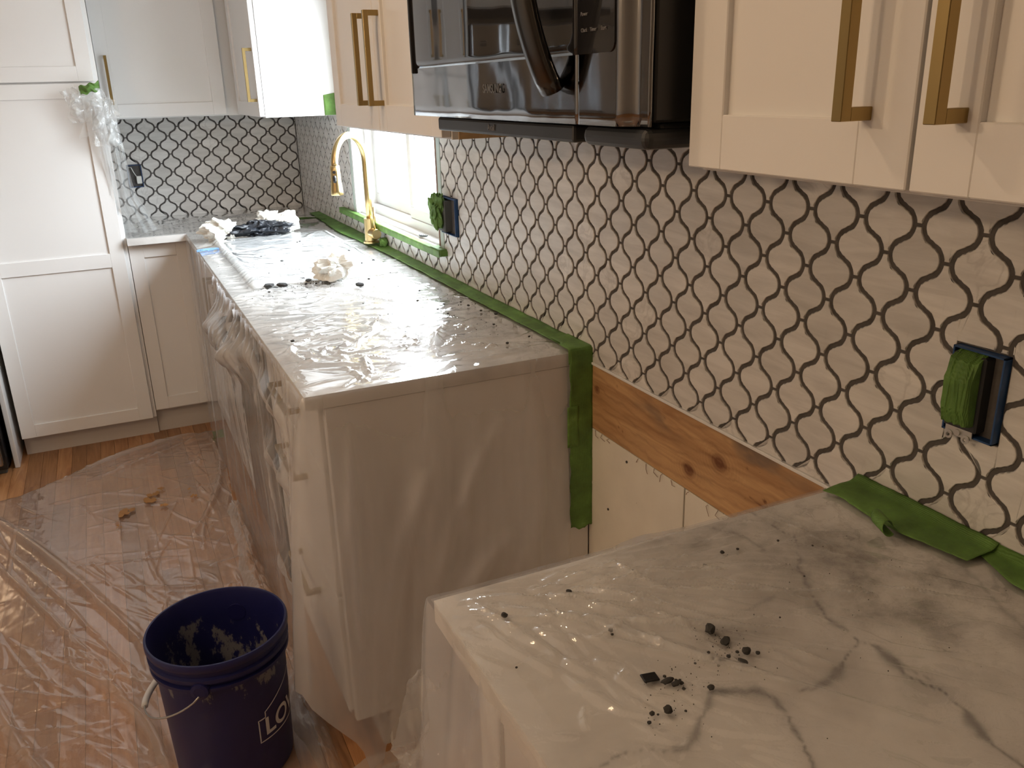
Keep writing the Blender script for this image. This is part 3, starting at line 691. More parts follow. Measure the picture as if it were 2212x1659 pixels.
# far counter film
root = empty('plastic_sheet', (-.35, -1.8, .914), 'clear plastic film over the far counter, hanging down its front and end', 'plastic sheet', None)
segs = rand_creases(150, (-.64, -.02, -2.95, -2.0), 2.9, .5, (.08, .32), (.003, .009), (.0015, .0045), 5)
segs += rand_creases(60, (-.6, -.15, -3.0, -2.6), 1.2, 1.3, (.05, .16), (.003, .008), (.002, .007), 6)
segs += rand_creases(70, (-.6, -.05, -2.3, -1.7), 2.6, .45, (.15, .4), (.004, .010), (.002, .006), 7)
segs += rand_creases(60, (-.6, -.05, -1.9, -.7), 0, 3, (.05, .25), (.005, .015), (.001, .003), 8)
segs += [(-.33, -2.90, -.19, -2.62, .009, .011, .05), (-.36, -2.88, -.27, -2.70, .007, .009, -.1), (-.58, -2.80, -.50, -2.58, .008, .010, .3), (-.50, -2.95, -.47, -2.80, .006, .009, 0),
         (-.40, -2.10, -.22, -2.45, .008, .009, .05), (-.42, -2.05, -.18, -2.30, .008, .009, .03), (-.35, -2.0, -.1, -2.2, .007, .008, .05)]
def dustf(X, Y):
    d = .5*np.exp(-((X+.13)/.10)**2)*np.exp(-((Y+2.45)/.5)**2)+.9*np.exp(-((X+.5)/.5)**2)*(Y > -.62)*.8+.35*np.exp(-(((X+.42)/.12)**2+((Y+1.95)/.12)**2))
    d += .5*np.exp(-(((X+.35)/.05)**2+((Y+1.83)/.06)**2))+.16
    return np.clip(d, 0, 1)
def sinkbump(X, Y):   # the film rides over the board that covers the sink
    fx = np.clip((X+.585)/.03, 0, 1)*np.clip((-.105-X)/.03, 0, 1); fy = np.clip((Y+1.955)/.04, 0, 1)*np.clip((-.965-Y)/.03, 0, 1)
    g = .030*np.exp(-((X+.565)/.018)**2)*np.clip((Y+1.98)/.05, 0, 1)*np.clip((-.96-Y)/.05, 0, 1)*.35
    return .0115*fx*fy+g
top_film(root, -.650, -.004, -3.005, -.64, .0055, segs, 1.0, 2, .9150, dustf, sinkbump)
X, Y = np.meshgrid(np.linspace(-.885, -.004, 130), np.linspace(-.64, -.004, 100), indexing='ij')
Z = .9152+.003*fbm(X*10, Y*10, 4)+np.maximum(crease(X, Y, rand_creases(60, (-.85, -.05, -.6, -.05), .2, .8, (.06, .25), (.004, .01), (.001, .004), 12)), 0)
grid_mesh('film_back', np.stack([X, Y, Z], -1), FTOP, root, {'dust': np.clip(.45+.5*fbm(X*5, Y*5, 8), 0, 1)})
def hemfar(s):
    front = 2.357
    if s < front-.35: return .012
    if s < front: return .012+.26*((s-front+.35)/.35)**2
    t = s-front
    return float(np.interp(t, [0, .04, .07, .085, .11, .13, .18, .21, .6], [.24, .05, .04, .085, .112, .118, .118, .02, .02]))
def flfar(s): return .012+.095*math.exp(-((s-2.357)/.10)**2)
def bulge(S, Z):
    y = -.648-S
    b = .050*np.exp(-((Z-.80)/.055)**2)*np.clip((y+2.38)/.12, 0, 1)*np.clip((-1.70-y)/.12, 0, 1)+.025*np.exp(-((Z-.62)/.2)**2)*np.exp(-((y+2.05)/.3)**2)
    for zz in (.81, .645, .34): b += .026*np.exp(-((Z-zz)/.03)**2)*np.exp(-((y+2.67)/.13)**4)
    return b
wr = rand_creases(45, (1.05, 1.9, .70, .88), 2.0, .12, (.10, .28), (.004, .009), (.004, .010), 31)
wr += rand_creases(40, (1.4, 2.3, .25, .80), 1.85, .2, (.2, .5), (.004, .010), (.002, .007), 32)
wr += rand_creases(30, (.1, 1.2, .1, .8), 1.6, .12, (.2, .6), (.005, .012), (.001, .004), 33)
wr += [(1.45, .68, 1.9, .80, .03, .02, .2), (1.1, .75, 1.5, .82, .02, .012, .1), (2.46, .18, 2.60, .72, .030, .014, .05), (2.50, .14, 2.80, .52, .035, .014, .05), (2.60, .40, 2.78, .80, .020, .008, .05), (2.41, .35, 2.44, .85, .014, .010, .02)]
skirt(root, [(-.650, -.648), (-.650, -3.005), (-.064, -3.006)], flfar, (lambda S: np.where(S < 2.2, .006, .010)), .9155, hemfar, .0065, 110, FHANG, 3, 'film_skirt', bulge, wr, lambda S: .55*np.clip((S-2.05)/.3, 0, 1))

# near counter film
FLAP = [(-.694, -3.802, .832), (-.664, -3.797, .80), (-.668, -3.80, .56), (-.741, -3.806, .749)]
root = empty('plastic_sheet', (-.35, -4.3, .914), 'clear wrinkled plastic film over the near counter with dark grout crumbs on it', 'plastic sheet')
FX, FY = -.70, -3.75
segs = rand_creases(55, (-.66, -.45, -3.84, -3.79), 0, .32, (.12, .42), (.0022, .0050), (.0015, .0050), 41, fan=(-.95, -3.62))
segs += rand_creases(70, (-.62, -.15, -4.1, -3.8), -.9, .25, (.06, .22), (.002, .0045), (.0012, .0042), 42)
segs += rand_creases(60, (-.65, -.45, -4.15, -3.85), 0, 3, (.02, .07), (.002, .004), (.0012, .0036), 43)
segs += rand_creases(35, (-.5, -.02, -4.6, -4.0), -.5, .5, (.08, .3), (.004, .010), (.0005, .0018), 44)
segs += [(-.60, -3.84, -.40, -4.10, .009, .0055, .03), (-.56, -3.82, -.39, -4.05, .0035, .0045, .02), (-.53, -3.82, -.38, -4.00, .003, .004, .02), (-.50, -3.83, -.40, -3.97, .003, .0035, .02),
         (-.44, -3.80, -.40, -3.93, .003, .004, -.05), (-.35, -3.80, -.34, -3.90, .003, .0035, -.05), (-.20, -3.79, -.17, -3.95, .005, .005, .05), (-.62, -3.87, -.30, -4.25, .008, .0042, .05), (-.64, -3.88, -.55, -4.12, .006, .0035, .02)]
def dustn(X, Y):
    d = .85*np.exp(-(((X+.16)/.13)**2+((Y+3.98)/.16)**2))+.5*np.exp(-(((X+.30)/.10)**2+((Y+3.80)/.04)**2))+.5*np.exp(-(((X+.40)/.03)**2+((Y+4.0)/.02)**2))+.05
    return np.clip(d, 0, 1)
top_film(root, -.668, -.004, -4.85, -3.784, .0030, segs, 1.0, 8, .9152, dustn)
def hemn(s): return .02
def fln(s): return .010+.055*math.exp(-((s-.62)/.12)**2)+.03*max(0, s-.9)
wr = rand_creases(26, (.3, 1.6, .4, .85), 1.75, .2, (.2, .5), (.014, .03), (.002, .006), 51)
skirt(root, [(-.05, -3.784), (-.668, -3.784), (-.668, -4.85)], fln, .013, .9157, hemn, .008, 90, FHANG, 9, 'film_skirt', None, wr, lambda S: .5+0*S)

n = 36; U, V = np.meshgrid(np.linspace(0, 1, n), np.linspace(0, 1, n), indexing='ij')
P0, P1, P2, P3 = (np.array(q) for q in FLAP)
Pg = (P0*(1-V)[..., None]+P3*V[..., None])*(1-U)[..., None]+(P1*(1-V)[..., None]+P2*V[..., None])*U[..., None]
Pg[..., 1] += .012*(fbm(U*6, V*6, 3)-.5)+.012*np.sin(U*7+V*5); Pg[..., 0] += .008*(fbm(U*9, V*2, 5)-.5)
grid_mesh('film_flap', Pg, FHANG2, root)

# floor film
root = empty('plastic_sheet', (-1.2, -2.0, 0), 'clear plastic drop sheet with long folds on the wood floor', 'plastic sheet')
n, m = 420, 640
X, Y = np.meshgrid(np.linspace(-2.15, -.635, n), np.linspace(-4.5, -.55, m), indexing='ij')
segs = rand_creases(120, (-1.6, -.66, -3.0, -1.3), 2.3, .5, (.15, .6), (.003, .007), (.002, .006), 61)
segs += rand_creases(60, (-.85, -.66, -2.8, -.9), 1.4, .5, (.06, .25), (.004, .008), (.004, .010), 62)
segs += rand_creases(70, (-1.7, -1.0, -3.6, -1.6), -1.15, .25, (.3, .9), (.004, .009), (.002, .006), 63)
segs += rand_creases(50, (-1.5, -.7, -1.3, -.7), -.3, .35, (.1, .5), (.003, .007), (.002, .006), 65)
segs += [(-1.60, -1.02, -.98, -2.50, .014, .016, .02), (-1.63, -1.12, -1.02, -2.62, .006, .008, .02), (-1.62, -1.22, -1.05, -2.6, .006, .007, .0), (-1.60, -.98, -1.0, -2.35, .006, .006, .01), (-1.60, -1.30, -1.08, -2.6, .007, .007, .01),
         (-1.55, -1.75, -1.05, -3.2, .016, .018, -.05), (-1.25, -2.3, -1.02, -3.0, .014, .016, .1), (-.70, -.66, -.86, -1.7, .012, .018, .08), (-.68, -.68, -1.2, -1.0, .012, .012, .05), (-1.5, -.90, -.72, -.66, .022, .022, -.02), (-1.5, -.99, -.75, -.70, .010, .010, .02)]
CRF = crease(X, Y, segs); Z = np.maximum(CRF, 0)+.006*fbm(X*5, Y*5, 9)+.004*fbm(X*16, Y*16, 19)+.0015
edge = -.655-.35*np.clip((-.75-X)/.7, 0, 1)**1.4-.03*fbm(X*14, Y*0+1, 77)       # free edge by the pantry
Y2 = np.minimum(Y, edge); Z = Z*np.clip((edge-Y)/.01, 0, 1)**.3+.002
XR = -.640-.035*fbm(Y*6, Y*0, 88)-.03*np.clip((-1.0-Y)/1.5, 0, 1)+.03*np.exp(-((Y+1.9)/.5)**2)*-1
grid_mesh('film', np.stack([X, Y2, Z], -1), FFLOOR, root, {'fold_glare': np.clip((CRF-.002)/.014, 0, 1)}, mask=(Y < edge+.012) & (X < XR))
# dried paint blotches on the sheet
bm = new(); rr = random.Random(4)
PAINTO = simple('ochre_drips', (.42, .20, .045), .5, var=.2)
for (px, py, s_) in ((-1.062, -1.40, .030), (-.975, -1.335, .030), (-.955, -1.28, .026), (-.925, -1.24, .016), (-.93, -1.40, .016), (-1.09, -1.50, .012), (-.815, -1.37, .014), (-.83, -1.30, .008)):
    for _ in range(8):
        cx = px+rr.gauss(0, s_*.36); cy = py+rr.gauss(0, s_*.45); k = rr.uniform(.2, .42)*s_; vs = []
        for j in range(14):
            a = j/14*6.283; q = k*(.7+.6*rr.random()); vs.append(bm.verts.new((cx+q*math.cos(a), cy+q*math.sin(a)*1.2, .0160+rr.uniform(0, .0004))))
        bm.faces.new(vs)
g = bmesh.ops.extrude_face_region(bm, geom=list(bm.faces)); bmesh.ops.translate(bm, vec=(0, 0, .0006), verts=[v for v in g['geom'] if isinstance(v, bmesh.types.BMVert)])
o = obj('paint_drips', bm, PAINTO); at(o, root); o['kind'] = 'stuff'; o['label'] = 'ochre brown dried blotches'

def crumple(name, cx, cy, cz, rx, ry, rz, mat, seed, rough_=.55, sub=5, flat=True, freq=2.2):
    bm = new(); bmesh.ops.create_icosphere(bm, subdivisions=sub, radius=1.0)
    V = np.array([v.co[:] for v in bm.verts]); g = np.random.RandomState(seed); D = np.zeros_like(V)
    base = V.copy()
    for k in range(16):
        d = g.randn(3); d /= np.linalg.norm(d); e = g.randn(3); e /= np.linalg.norm(e); fq = freq*(.25+.11*k); am = .55/(1+.42*k)
        u = base@d*fq+g.rand()*4+.5*np.sin(base@e*2.3); tri = 2*np.abs(2*(u-np.floor(u+.5)))-1
        D += (tri*am*rough_*.42)[:, None]*(.75*V+.55*e)
    P = V*.82+D*.8
    Z = P[:, 2]*rz
    Z = Z-np.percentile(Z, 4 if flat else 0); Z = np.maximum(Z, 0) if flat else Z
    for v, q, z in zip(bm.verts, P, Z): v.co = (cx+q[0]*rx, cy+q[1]*ry, cz+z)
    return obj(name, bm, mat, None, False)
# crumpled film on the floor of the range gap
o = crumple('crumpled_film', -.44, -3.15, .004, .22, .11, .05, FHANG2, 5, .9, 6); tag(o, 'crumpled clear film lying on the floor of the range gap', 'plastic film')
o = crumple('crumpled_film', -.58, -3.42, .004, .16, .20, .10, FHANG2, 6, .9, 6); tag(o, 'crumpled clear film heap at the foot of the near counter', 'plastic film')
# loose crinkled edge at the foot of the far skirt, beside the bucket
n, m = 40, 240
U, S_ = np.meshgrid(np.linspace(0, 1, n), np.linspace(-3.15, -1.55, m), indexing='ij')
X = -.655-.045*U-.05*U*fbm(S_*5, S_*0, 3); Z = .002+.05*np.sin(U*3.14)*(.3+fbm(S_*14, U*3, 5))+.012*fbm(S_*60, U*10, 6)
o = grid_mesh('film_edge', np.stack([X, S_, Z], -1), FBUNCH, None); tag(o, 'crinkled loose film edge on the floor between bucket and far cabinets', 'plastic film')

# ------------------------------------------------------------------ masking tape
def tape(label, f, nu, nv, seed, group=None, name='masking_tape'):
    U, V = np.meshgrid(np.linspace(0, 1, nu), np.linspace(0, 1, nv), indexing='ij'); P = f(U, V)
    o = grid_mesh(name, P, TAPE, None, None); s = o.modifiers.new('thickness', 'SOLIDIFY'); s.thickness = .0005; s.offset = 1
    tag(o, label, 'tape', group); return o
def strip_far(U, V):
    y = -.34-2.66*U; w = .040+.012*fbm(U*6, U*0, 1)+.022*np.exp(-((y+1.0)/.3)**2); x = -.0015-w*V-.004*fbm(U*30, V*2, 2)*V
    return np.stack([x, y, .9195+.0035*fbm(U*60, V*3, 3)+.004*np.clip(1-V*6, 0, 1)], -1)
tape('long green masking tape strip along the wall edge of the far counter', strip_far, 260, 8, 1)
def strip_v(U, V):
    z = .9235-.448*U; x = -.058+.060*V+.0012*np.sin(U*40)+.003*(fbm(U*40, V*4, 5)-.5)
    z = z+np.where(U > .985, .018*(fbm(V*7, V*0, 7)-.5), 0)
    return np.stack([x, -3.0145-.0008*fbm(U*30, V*6, 4)-.002*np.sin(V*3)*np.sin(U*20), z], -1)
tape('vertical green masking tape strip down the end of the far cabinets', strip_v, 120, 12, 2)
tape('short green masking tape piece on the left edge of the vertical strip', lambda U, V: np.stack([-.066+.03*V, -3.0165+0*U, .79-.10*U+.003*(fbm(V*9, U*0, 3)-.5)], -1), 12, 6, 3)
def wrap(U, V):  # folded over the counter corner
    t = U; y = np.where(t < .5, -2.90-.2*t*1.1, -3.011-.004*(t-.5)); z = np.where(t < .5, .9255, .9255-(t-.5)*.07)
    return np.stack([-.060+.062*V+.01*(1-V)*(t < .3), y, z+.001*np.sin(V*8)], -1)
tape('green masking tape folded over the wall corner of the far counter end', wrap, 24, 8, 4)
def strip_n(U, V):
    y = -3.792-.228*U; w = .055+.016*np.sin(U*3.1); x = -.002-w*(V)-.012*np.exp(-((U-.0)/.08)**2)*V
    return np.stack([x, y, .9205+.004*fbm(U*9, V*2, 3)+.008*np.clip(1-V*5, 0, 1)+.003*(1-V)], -1)
tape('green masking tape strip along the wall at the far end of the near counter', strip_n, 60, 14, 5)
tape('green masking tape strip on the near counter at the right edge of the picture', lambda U, V: np.stack([-.002-.052*V*(.4+.6*np.clip(U*8, 0, 1)), -4.005-.55*U, .919+.003*fbm(U*12, V, 4)+.010*np.clip(1-V*6, 0, 1)], -1), 60, 8, 6)
def curl(U, V):
    a = U*5.2; r_ = .012-.006*U
    return np.stack([-.085+(-.012*V)+.010*np.cos(a)*(1), -3.905-.03*V+.010*np.sin(a)*.5, .926+r_*np.sin(a)+.008], -1)
tape('small curled green masking tape flap sticking up from the near counter strip', curl, 40, 8, 7)
# sill tape
def silltape(U, V):
    y = -.873-1.240*U; x = np.where(V < .55, -.0245+0*V, -.0245+(V-.55)*.05); z = np.where(V < .55, .980+.022*V/.55, 1.0025)
    return np.stack([x-.001*fbm(U*50, V*3, 2), y, z+.0015*fbm(U*40, V*2, 6)+.006*np.exp(-((U-.4)/.05)**2)*V], -1)
tape('green masking tape wrapped along the front edge of the window sill', silltape, 160, 12, 8)
tape('green masking tape over the near end of the window sill', lambda U, V: np.stack([-.025+.06*V, -2.02-.098*U, 1.0045+.002*fbm(U*9, V*9, 7)-np.where(U > .95, .02, 0)], -1), 20, 10, 9)
tape('small green masking tape piece on the side of the corner wall cabinet', lambda U, V: np.stack([-.070+.05*V, -.9615+0*U-.001*np.sin(V*5), 1.472-.083*U+.008*(U < .1)*(V-.5)], -1), 16, 6, 10)
tape('loose green masking tape tail lying on the corner of the back counter', lambda U, V: np.stack([-.03-.20*U+.0*V, -.60+.02*U-.035*V*(1-U*.8), .925+.012*np.sin(U*3.1)*V], -1), 30, 6, 11)
tape('scrap of green masking tape on the floor at the cabinet corner', lambda U, V: np.stack([-.672+.05*V, -.735-.045*U, .018+.012*np.sin(U*4+V)], -1), 12, 8, 12)
o = crumple('masking_tape', -.012, -1.475, .920, .020, .030, .022, TAPE, 14, .6, 4); tag(o, 'wad of green masking tape behind the faucet base', 'tape')
o = crumple('masking_tape', -.035, -1.36, .918, .014, .016, .016, TAPE, 15, .5, 4); tag(o, 'bright green tape scrap left of the faucet base', 'tape')

# ------------------------------------------------------------------ electrical boxes
def ebox(label, y0, y1, z0, z1, tp, screws=True):
    root = empty('electrical_box', (0, (y0+y1)/2, z0), label, 'electrical box')
    bm = new(); t = .0025; o_ = -.010; dd = .035
    box(bm, o_, dd, y0, y0+t, z0, z1, .0004); box(bm, o_, dd, y1-t, y1, z0, z1, .0004); box(bm, o_, dd, y0, y1, z0, z0+t, .0004); box(bm, o_, dd, y0, y1, z1-t, z1, .0004); box(bm, dd-t, dd, y0, y1, z0, z1)
    at(obj('box', bm, BLUEBOX), root)
    if tp:
        ty0, ty1 = tp; bm = new(); zc = (z0+z1)/2
        prof = [(-.004, z0+.012), (-.030, z0+.020), (-.036, z0+.040), (-.036, z1-.035), (-.026, z1-.012), (-.004, z1-.002)]
        n = 14; rows = []
        for i in range(n+1):
            f = i/n; y = ty0+(ty1-ty0)*f; k = 1-.22*abs(2*f-1)**5
            rows.append([bm.verts.new((x*k+.0012*math.sin(i*2.3+j), y+.0012*math.sin(j*3+i), z+.0015*math.sin(i*1.7+j*2.1))) for j, (x, z) in enumerate(prof)])
        for a, b in zip(rows, rows[1:]):
            for j in range(len(prof)-1): bm.faces.new((a[j], a[j+1], b[j+1], b[j]))
        bm.faces.new(rows[0]); bm.faces.new(rows[-1][::-1])
        at(obj('tape_cover', bm, TAPE), root)
        bm = new(); box(bm, -.014, .02, ty0-.004, ty1+.004, z0+.008, z1-.006, .002); at(obj('outlet_body', bm, BPLAST), root)
        bm = new(); c = (ty0+ty1)/2; box(bm, -.0135, -.0115, ty0+.0, ty1+.0, z0-.002, z0+.012, .0005)
        at(obj('mounting_strap', bm, METALS), root)
        for dy in (-.012, .012):
            bm = new(); R1, R2 = .0055, .0026; v = lathe(bm, [(R1, -.0008), (R1, .0008), (R2, .0008), (R2, -.0008), (R1, -.0008)], 0, 0, 18)
            bmesh.ops.transform(bm, matrix=Matrix.Translation((-.0150, c+dy, z0-.002)) @ Matrix.Rotation(math.pi/2, 4, 'Y'), verts=bm.verts)
            at(obj('strap_ear', bm, METALS), root)
        bm = new(); tube(bm, [(-.013, c, z0+.004), (-.0165, c, z0+.004)], .0042, 12); at(obj('screw', bm, METALS), root)
    return root
ebox('blue electrical box with green taped outlet in the tiles at the right', -3.993, -3.922, 1.054, 1.166, (-3.968, -3.930))
root = ebox('blue electrical box with crumpled green tape right of the window', -2.222, -2.103, 1.060, 1.170, None)
bm = new(); box(bm, -.022, .02, -2.165, -2.110, 1.068, 1.162, .003); at(obj('outlet_body', bm, RUBBER), root)
o = crumple('tape_cover', -.028, -2.125, 1.070, .026, .046, .064, TAPE, 22, .9, 5, flat=False, freq=2.2); at(o, root)
# back wall box with switch
root = empty('electrical_box', (-.793, 0, 1.066), 'open dark blue electrical box with a grey switch on the back wall', 'electrical box')
bm = new(); t = .0025; y0_, y1_ = -.008, .03
for (a, b, c_, d_) in ((-.824, -.8215, 1.066, 1.170), (-.7645, -.762, 1.066, 1.170), (-.824, -.762, 1.066, 1.0685), (-.824, -.762, 1.1675, 1.170)): box(bm, a, b, y0_, y1_, c_, d_)
box(bm, -.824, -.762, .006, .0075, 1.066, 1.170); at(obj('box', bm, BLUEBOX), root)
bm = new(); box(bm, -.789, -.766, -.016, .004, 1.082, 1.118, .003, 2); at(obj('switch', bm, RUBBER if False else PAPER), root)
bm = new(); tube(bm, [(-.818, -.006, 1.160), (-.806, -.010, 1.160), (-.797, -.012, 1.135), (-.785, -.006, 1.112)], .0018, 8); at(obj('wire', bm, METALS), root)

# ------------------------------------------------------------------ microwave
MB, MY0, MY1, MFX = 1.437, -3.7735, -3.0115, -.388
MWS = simple('polished_steel', (.27, .27, .275), .07, 1.0, var=.03, scale=3)
root = empty('microwave', (0, -3.394, MB), 'stainless over-the-range microwave with black glass door', 'microwave')
bm = new(); box(bm, -.3635, -.0005, MY0+.001, MY1-.004, MB+.004, 1.872, .003); at(obj('body', bm, BLACK), root)
def fx(y):   # front surface x as a function of y: flat, then rolled back at the right end
    t = np.clip((-3.731-y)/.024, 0, 1); return MFX+.016*t*t*(3-2*t)+.0006*np.sin(y*31)
def face_patch(name, y0, y1, z0, z1, off, mat, ny=60, wav=.0, corner=None):
    ys = np.linspace(y0, y1, ny); zs = np.linspace(z0, z1, 24); Yg, Zg = np.meshgrid(ys, zs, indexing='ij')
    Xg = fx(Yg)-off+wav*(fbm(Yg*9, Zg*7, 5)-.5)
    # close the rim back to the body
    P = np.stack([Xg, Yg, Zg], -1)
    P = np.concatenate([P[:1]+np.array([.004, 0, 0]), P, P[-1:]+np.array([.004, 0, 0])], 0)
    P = np.concatenate([P[:, :1]+np.array([.002, 0, 0]), P, P[:, -1:]+np.array([.002, 0, 0])], 1)
    o = grid_mesh(name, P, mat, root, smooth=True)
    return o
DS = -3.640
face_patch('door_frame', DS+.0006, MY1, MB, 1.870, 0, MWS, 70, .0040)
face_patch('control_frame', MY0, DS-.0006, MB, 1.870, 0, MWS, 60, .0022)
face_patch('door_glass', DS+.0012, -3.032, 1.5185, 1.83, .0012, GLASSB, 60, .0003)
def rounded(name, y0, y1, z0, z1, r_, mat):
    pts = []
    for (cy, cz, a0) in ((y0+r_, z0+r_, 180), (y1-.0005, z0, None), (y1-.0005, z1, None), (y0+r_, z1-r_, 90)):
        if a0 is None: pts.append((cy, cz)); continue
        for k in range(9):
            a = math.radians(a0+k*90/8) if a0 == 180 else math.radians(90+k*90/8); pts.append((cy+r_*math.cos(a), cz+r_*math.sin(a)))
    bm = new(); v1 = [bm.verts.new((float(fx(y))-.0016, y, z)) for y, z in pts]; v0 = [bm.verts.new((float(fx(y))+.01, y, z)) for y, z in pts]
    bm.faces.new(v1); n = len(pts)
    for i in range(n): bm.faces.new((v1[i], v0[i], v0[(i+1) % n], v1[(i+1) % n]))
    o = obj(name, bm, mat); at(o, root); return o
rounded('control_panel', -3.728, DS-.0012, 1.5185, 1.83, .012, GLASSB)
bm = new(); box(bm, -.3935, -.37, -3.0335, -3.0265, 1.510, 1.86, .002, 2); at(obj('glass_edge', bm, BLACK), root)
# arched handle: rises from the door bottom and bows outward
bm = new(); pts = []
for k in range(25):
    t = k/24; z = 1.478+.345*t; x = -.398-.044*math.sin(math.pi*t)**.8; pts.append((x, -3.592+.004*math.sin(math.pi*t), z))
W2, T2 = .022, .014; rings = []
for i, p in enumerate(pts):
    q = Vector(pts[min(i+1, 24)])-Vector(pts[max(i-1, 0)]); q.normalize(); nrm = Vector((q.z, 0, -q.x))*-1
    rings.append([bm.verts.new(Vector(p)+Vector((0, 1, 0))*W2*math.cos(a)*1.0+nrm*T2*math.sin(a)) for a in np.linspace(0, 2*math.pi, 20, endpoint=False)])
for a, b in zip(rings, rings[1:]):
    for k in range(20): bm.faces.new((a[k], a[(k+1) % 20], b[(k+1) % 20], b[k]))
bm.faces.new(rings[0]); bm.faces.new(rings[-1]); bmesh.ops.recalc_face_normals(bm, faces=bm.faces)
at(obj('handle', bm, DSTEEL, None, True), root)
DKP = simple('etched_print', (.10, .10, .10), .4); LTP = simple('panel_print', (.22, .22, .23), .5)
me = text_mesh('SAMSUNG', .0155, bold=.0002); me.transform(MX(0, 0, 0)); 
for v in me.vertices: y = v.co.y*.95-3.382; v.co = (float(fx(y))-.0022+v.co.x*.5, y, v.co.z*1.15+1.481)
o = link('lettering', me, DKP); at(o, root)
for (s_, yy, zz) in (('Clock', -3.660, 1.545), ('Timer', -3.682, 1.545), ('Start', -3.706, 1.545), ('Power', -3.660, 1.563), ('Level', -3.682, 1.598), ('Cook', -3.706, 1.598)):
    place_text('key_legend', s_, .0062, MX(float(fx(yy))-.0022, yy, zz), LTP, root)
# vent housing and lamp tray underneath
bm = new(); box(bm, -.350, -.02, MY0+.01, MY1-.03, 1.418, MB+.004, .006, 2); at(obj('vent_housing', bm, BPLAST), root)
bm = new(); box(bm, -.372, -.345, -3.60, -3.095, 1.412, 1.4345, .004, 2); o = obj('vent_tray', bm, BPLAST); at(o, root)
place_text('lettering', 'Avail', .014, MX(-.3728, -3.335, 1.4235), LTP, root)
bm = new(); box(bm, -.374, -.02, MY0+.001, -3.625, 1.411, 1.4345, .010, 3); at(obj('vent_lip', bm, BPLAST), root)
o = None

# ------------------------------------------------------------------ faucet
B = Vector((-.044, -1.415, .914)); Hd = Vector((-.193, -1.553, 0)); d2 = (Vector((Hd.x-B.x, Hd.y-B.y, 0))); reach = d2.length; d2.normalize()
root = empty('faucet', B, 'brushed gold gooseneck faucet with pull-down spray head', 'faucet')
rad = reach/2; ztop = 1.345; zc = ztop-rad-.0; pts = [(B.x, B.y, .985), (B.x, B.y, 1.10)]
for k in range(25):
    a = math.pi*k/24; q = B+d2*(rad-rad*math.cos(a)); pts.append((q.x, q.y, zc-.013+rad*math.sin(a)))
E_ = B+d2*reach; pts.append((E_.x, E_.y, 1.232))
bm = new(); tube(bm, pts, .0125, 20); at(obj('spout', bm, GOLD, None, True), root)
bm = new(); lathe(bm, [(.0, .930), (.030, .930), (.030, .936), (.0235, .940), (.0225, 1.0), (.0225, 1.022), (.0130, 1.024), (.012, 1.024)], B.x, B.y, 32); at(obj('base', bm, GOLD, None, False), root)
bm = new(); lathe(bm, [(.0130, 1.236), (.0165, 1.235), (.0170, 1.215), (.0180, 1.185), (.0215, 1.150), (.0225, 1.136), (.020, 1.133), (.001, 1.134)], E_.x, E_.y, 32); sh = obj('spray_head', bm, GOLD, None, True); at(sh, root)
cdv = (Vector((-.938, -4.62, 0))-Vector((E_.x, E_.y, 0))).normalized(); cdv = (cdv+Vector((-.25, 0, 0))).normalized()
bm = new(); q = Vector((E_.x, E_.y, 0))+cdv*.0170
tube(bm, [(q.x, q.y, 1.214), (q.x+cdv.x*.003, q.y+cdv.y*.003, 1.214)], .0055, 14)
tube(bm, [(q.x-.0005, q.y, 1.178), (q.x+cdv.x*.001, q.y+cdv.y*.001, 1.184), (q.x+cdv.x*.001, q.y+cdv.y*.001, 1.196), (q.x-.0005, q.y, 1.202)], [.005, .0065, .0065, .005], 12)
o = obj('spray_button', bm, BLACK); at(o, root)
hd = Vector((.10, -.99, 0)).normalized(); c0 = B+Vector((0, 0, .055)); 
bm = new(); tube(bm, [c0+hd*.012, c0+hd*.058, c0+hd*.060], [.019, .019, .0175], 24); at(obj('handle_hub', bm, GOLD), root)
bm = new(); p0 = c0+hd*.045+Vector((0, 0, .015)); tube(bm, [p0, p0+Vector((.001, 0, .085))], .0045, 12); at(obj('handle_lever', bm, GOLD, None, True), root)

# ------------------------------------------------------------------ things on the far counter
bm = new(); box(bm, -.575, -.11, -1.95, -.97, .9145, .9225, .003, 2); o = obj('sink_cover_board', bm, BOARDW); tag(o, 'white board covering the sink under the clear film', 'board')
o = crumple('paper_towel', -.535, -.915, .917, .078, .07, .052, PAPER, 31, 1.0, 5); tag(o, 'crumpled white paper towel, leftmost on the back counter', 'paper towel')
o = crumple('paper_towel', -.325, -.85, .917, .060, .05, .058, PAPER, 32, 1.0, 5); tag(o, 'crumpled white paper towel behind the black bag', 'paper towel')
o = crumple('paper_towel', -.255, -.865, .917, .056, .05, .056, PAPER, 36, .9, 5); tag(o, 'crumpled white paper towel right of the black bag', 'paper towel')
o = crumple('plastic_bag', -.380, -.955, .918, .125, .045, .042, RAG, 34, 1.15, 6, freq=3.2); tag(o, 'crumpled black plastic bag on the counter beside the sink', 'bag')
o = crumple('paper_towel', -.325, -1.965, .922, .070, .05, .042, PAPER, 35, 1.1, 5); tag(o, 'crumpled stained paper towel on the film in front of the sink', 'paper towel')
bm = new(); rr = random.Random(8)
for k in range(6): 
    x = -.612+rr.uniform(-.022, .02); y = -1.17+rr.uniform(-.03, .03); tube(bm, [(x-.03, y-.008, .921+k*.0008), (x, y, .922+k*.0008), (x+.03, y+.006, .921+k*.0008)], .0022, 6)
o = obj('tape_scrap', bm, BLUET); tag(o, 'shredded blue tape scrap on the counter front edge', 'tape')
bm = new()
for k in range(5): tube(bm, [(.02+k*.004, -1.80-.008*k, 1.006), (.012+k*.003, -1.83-.006*k, 1.008)], .003, 6)
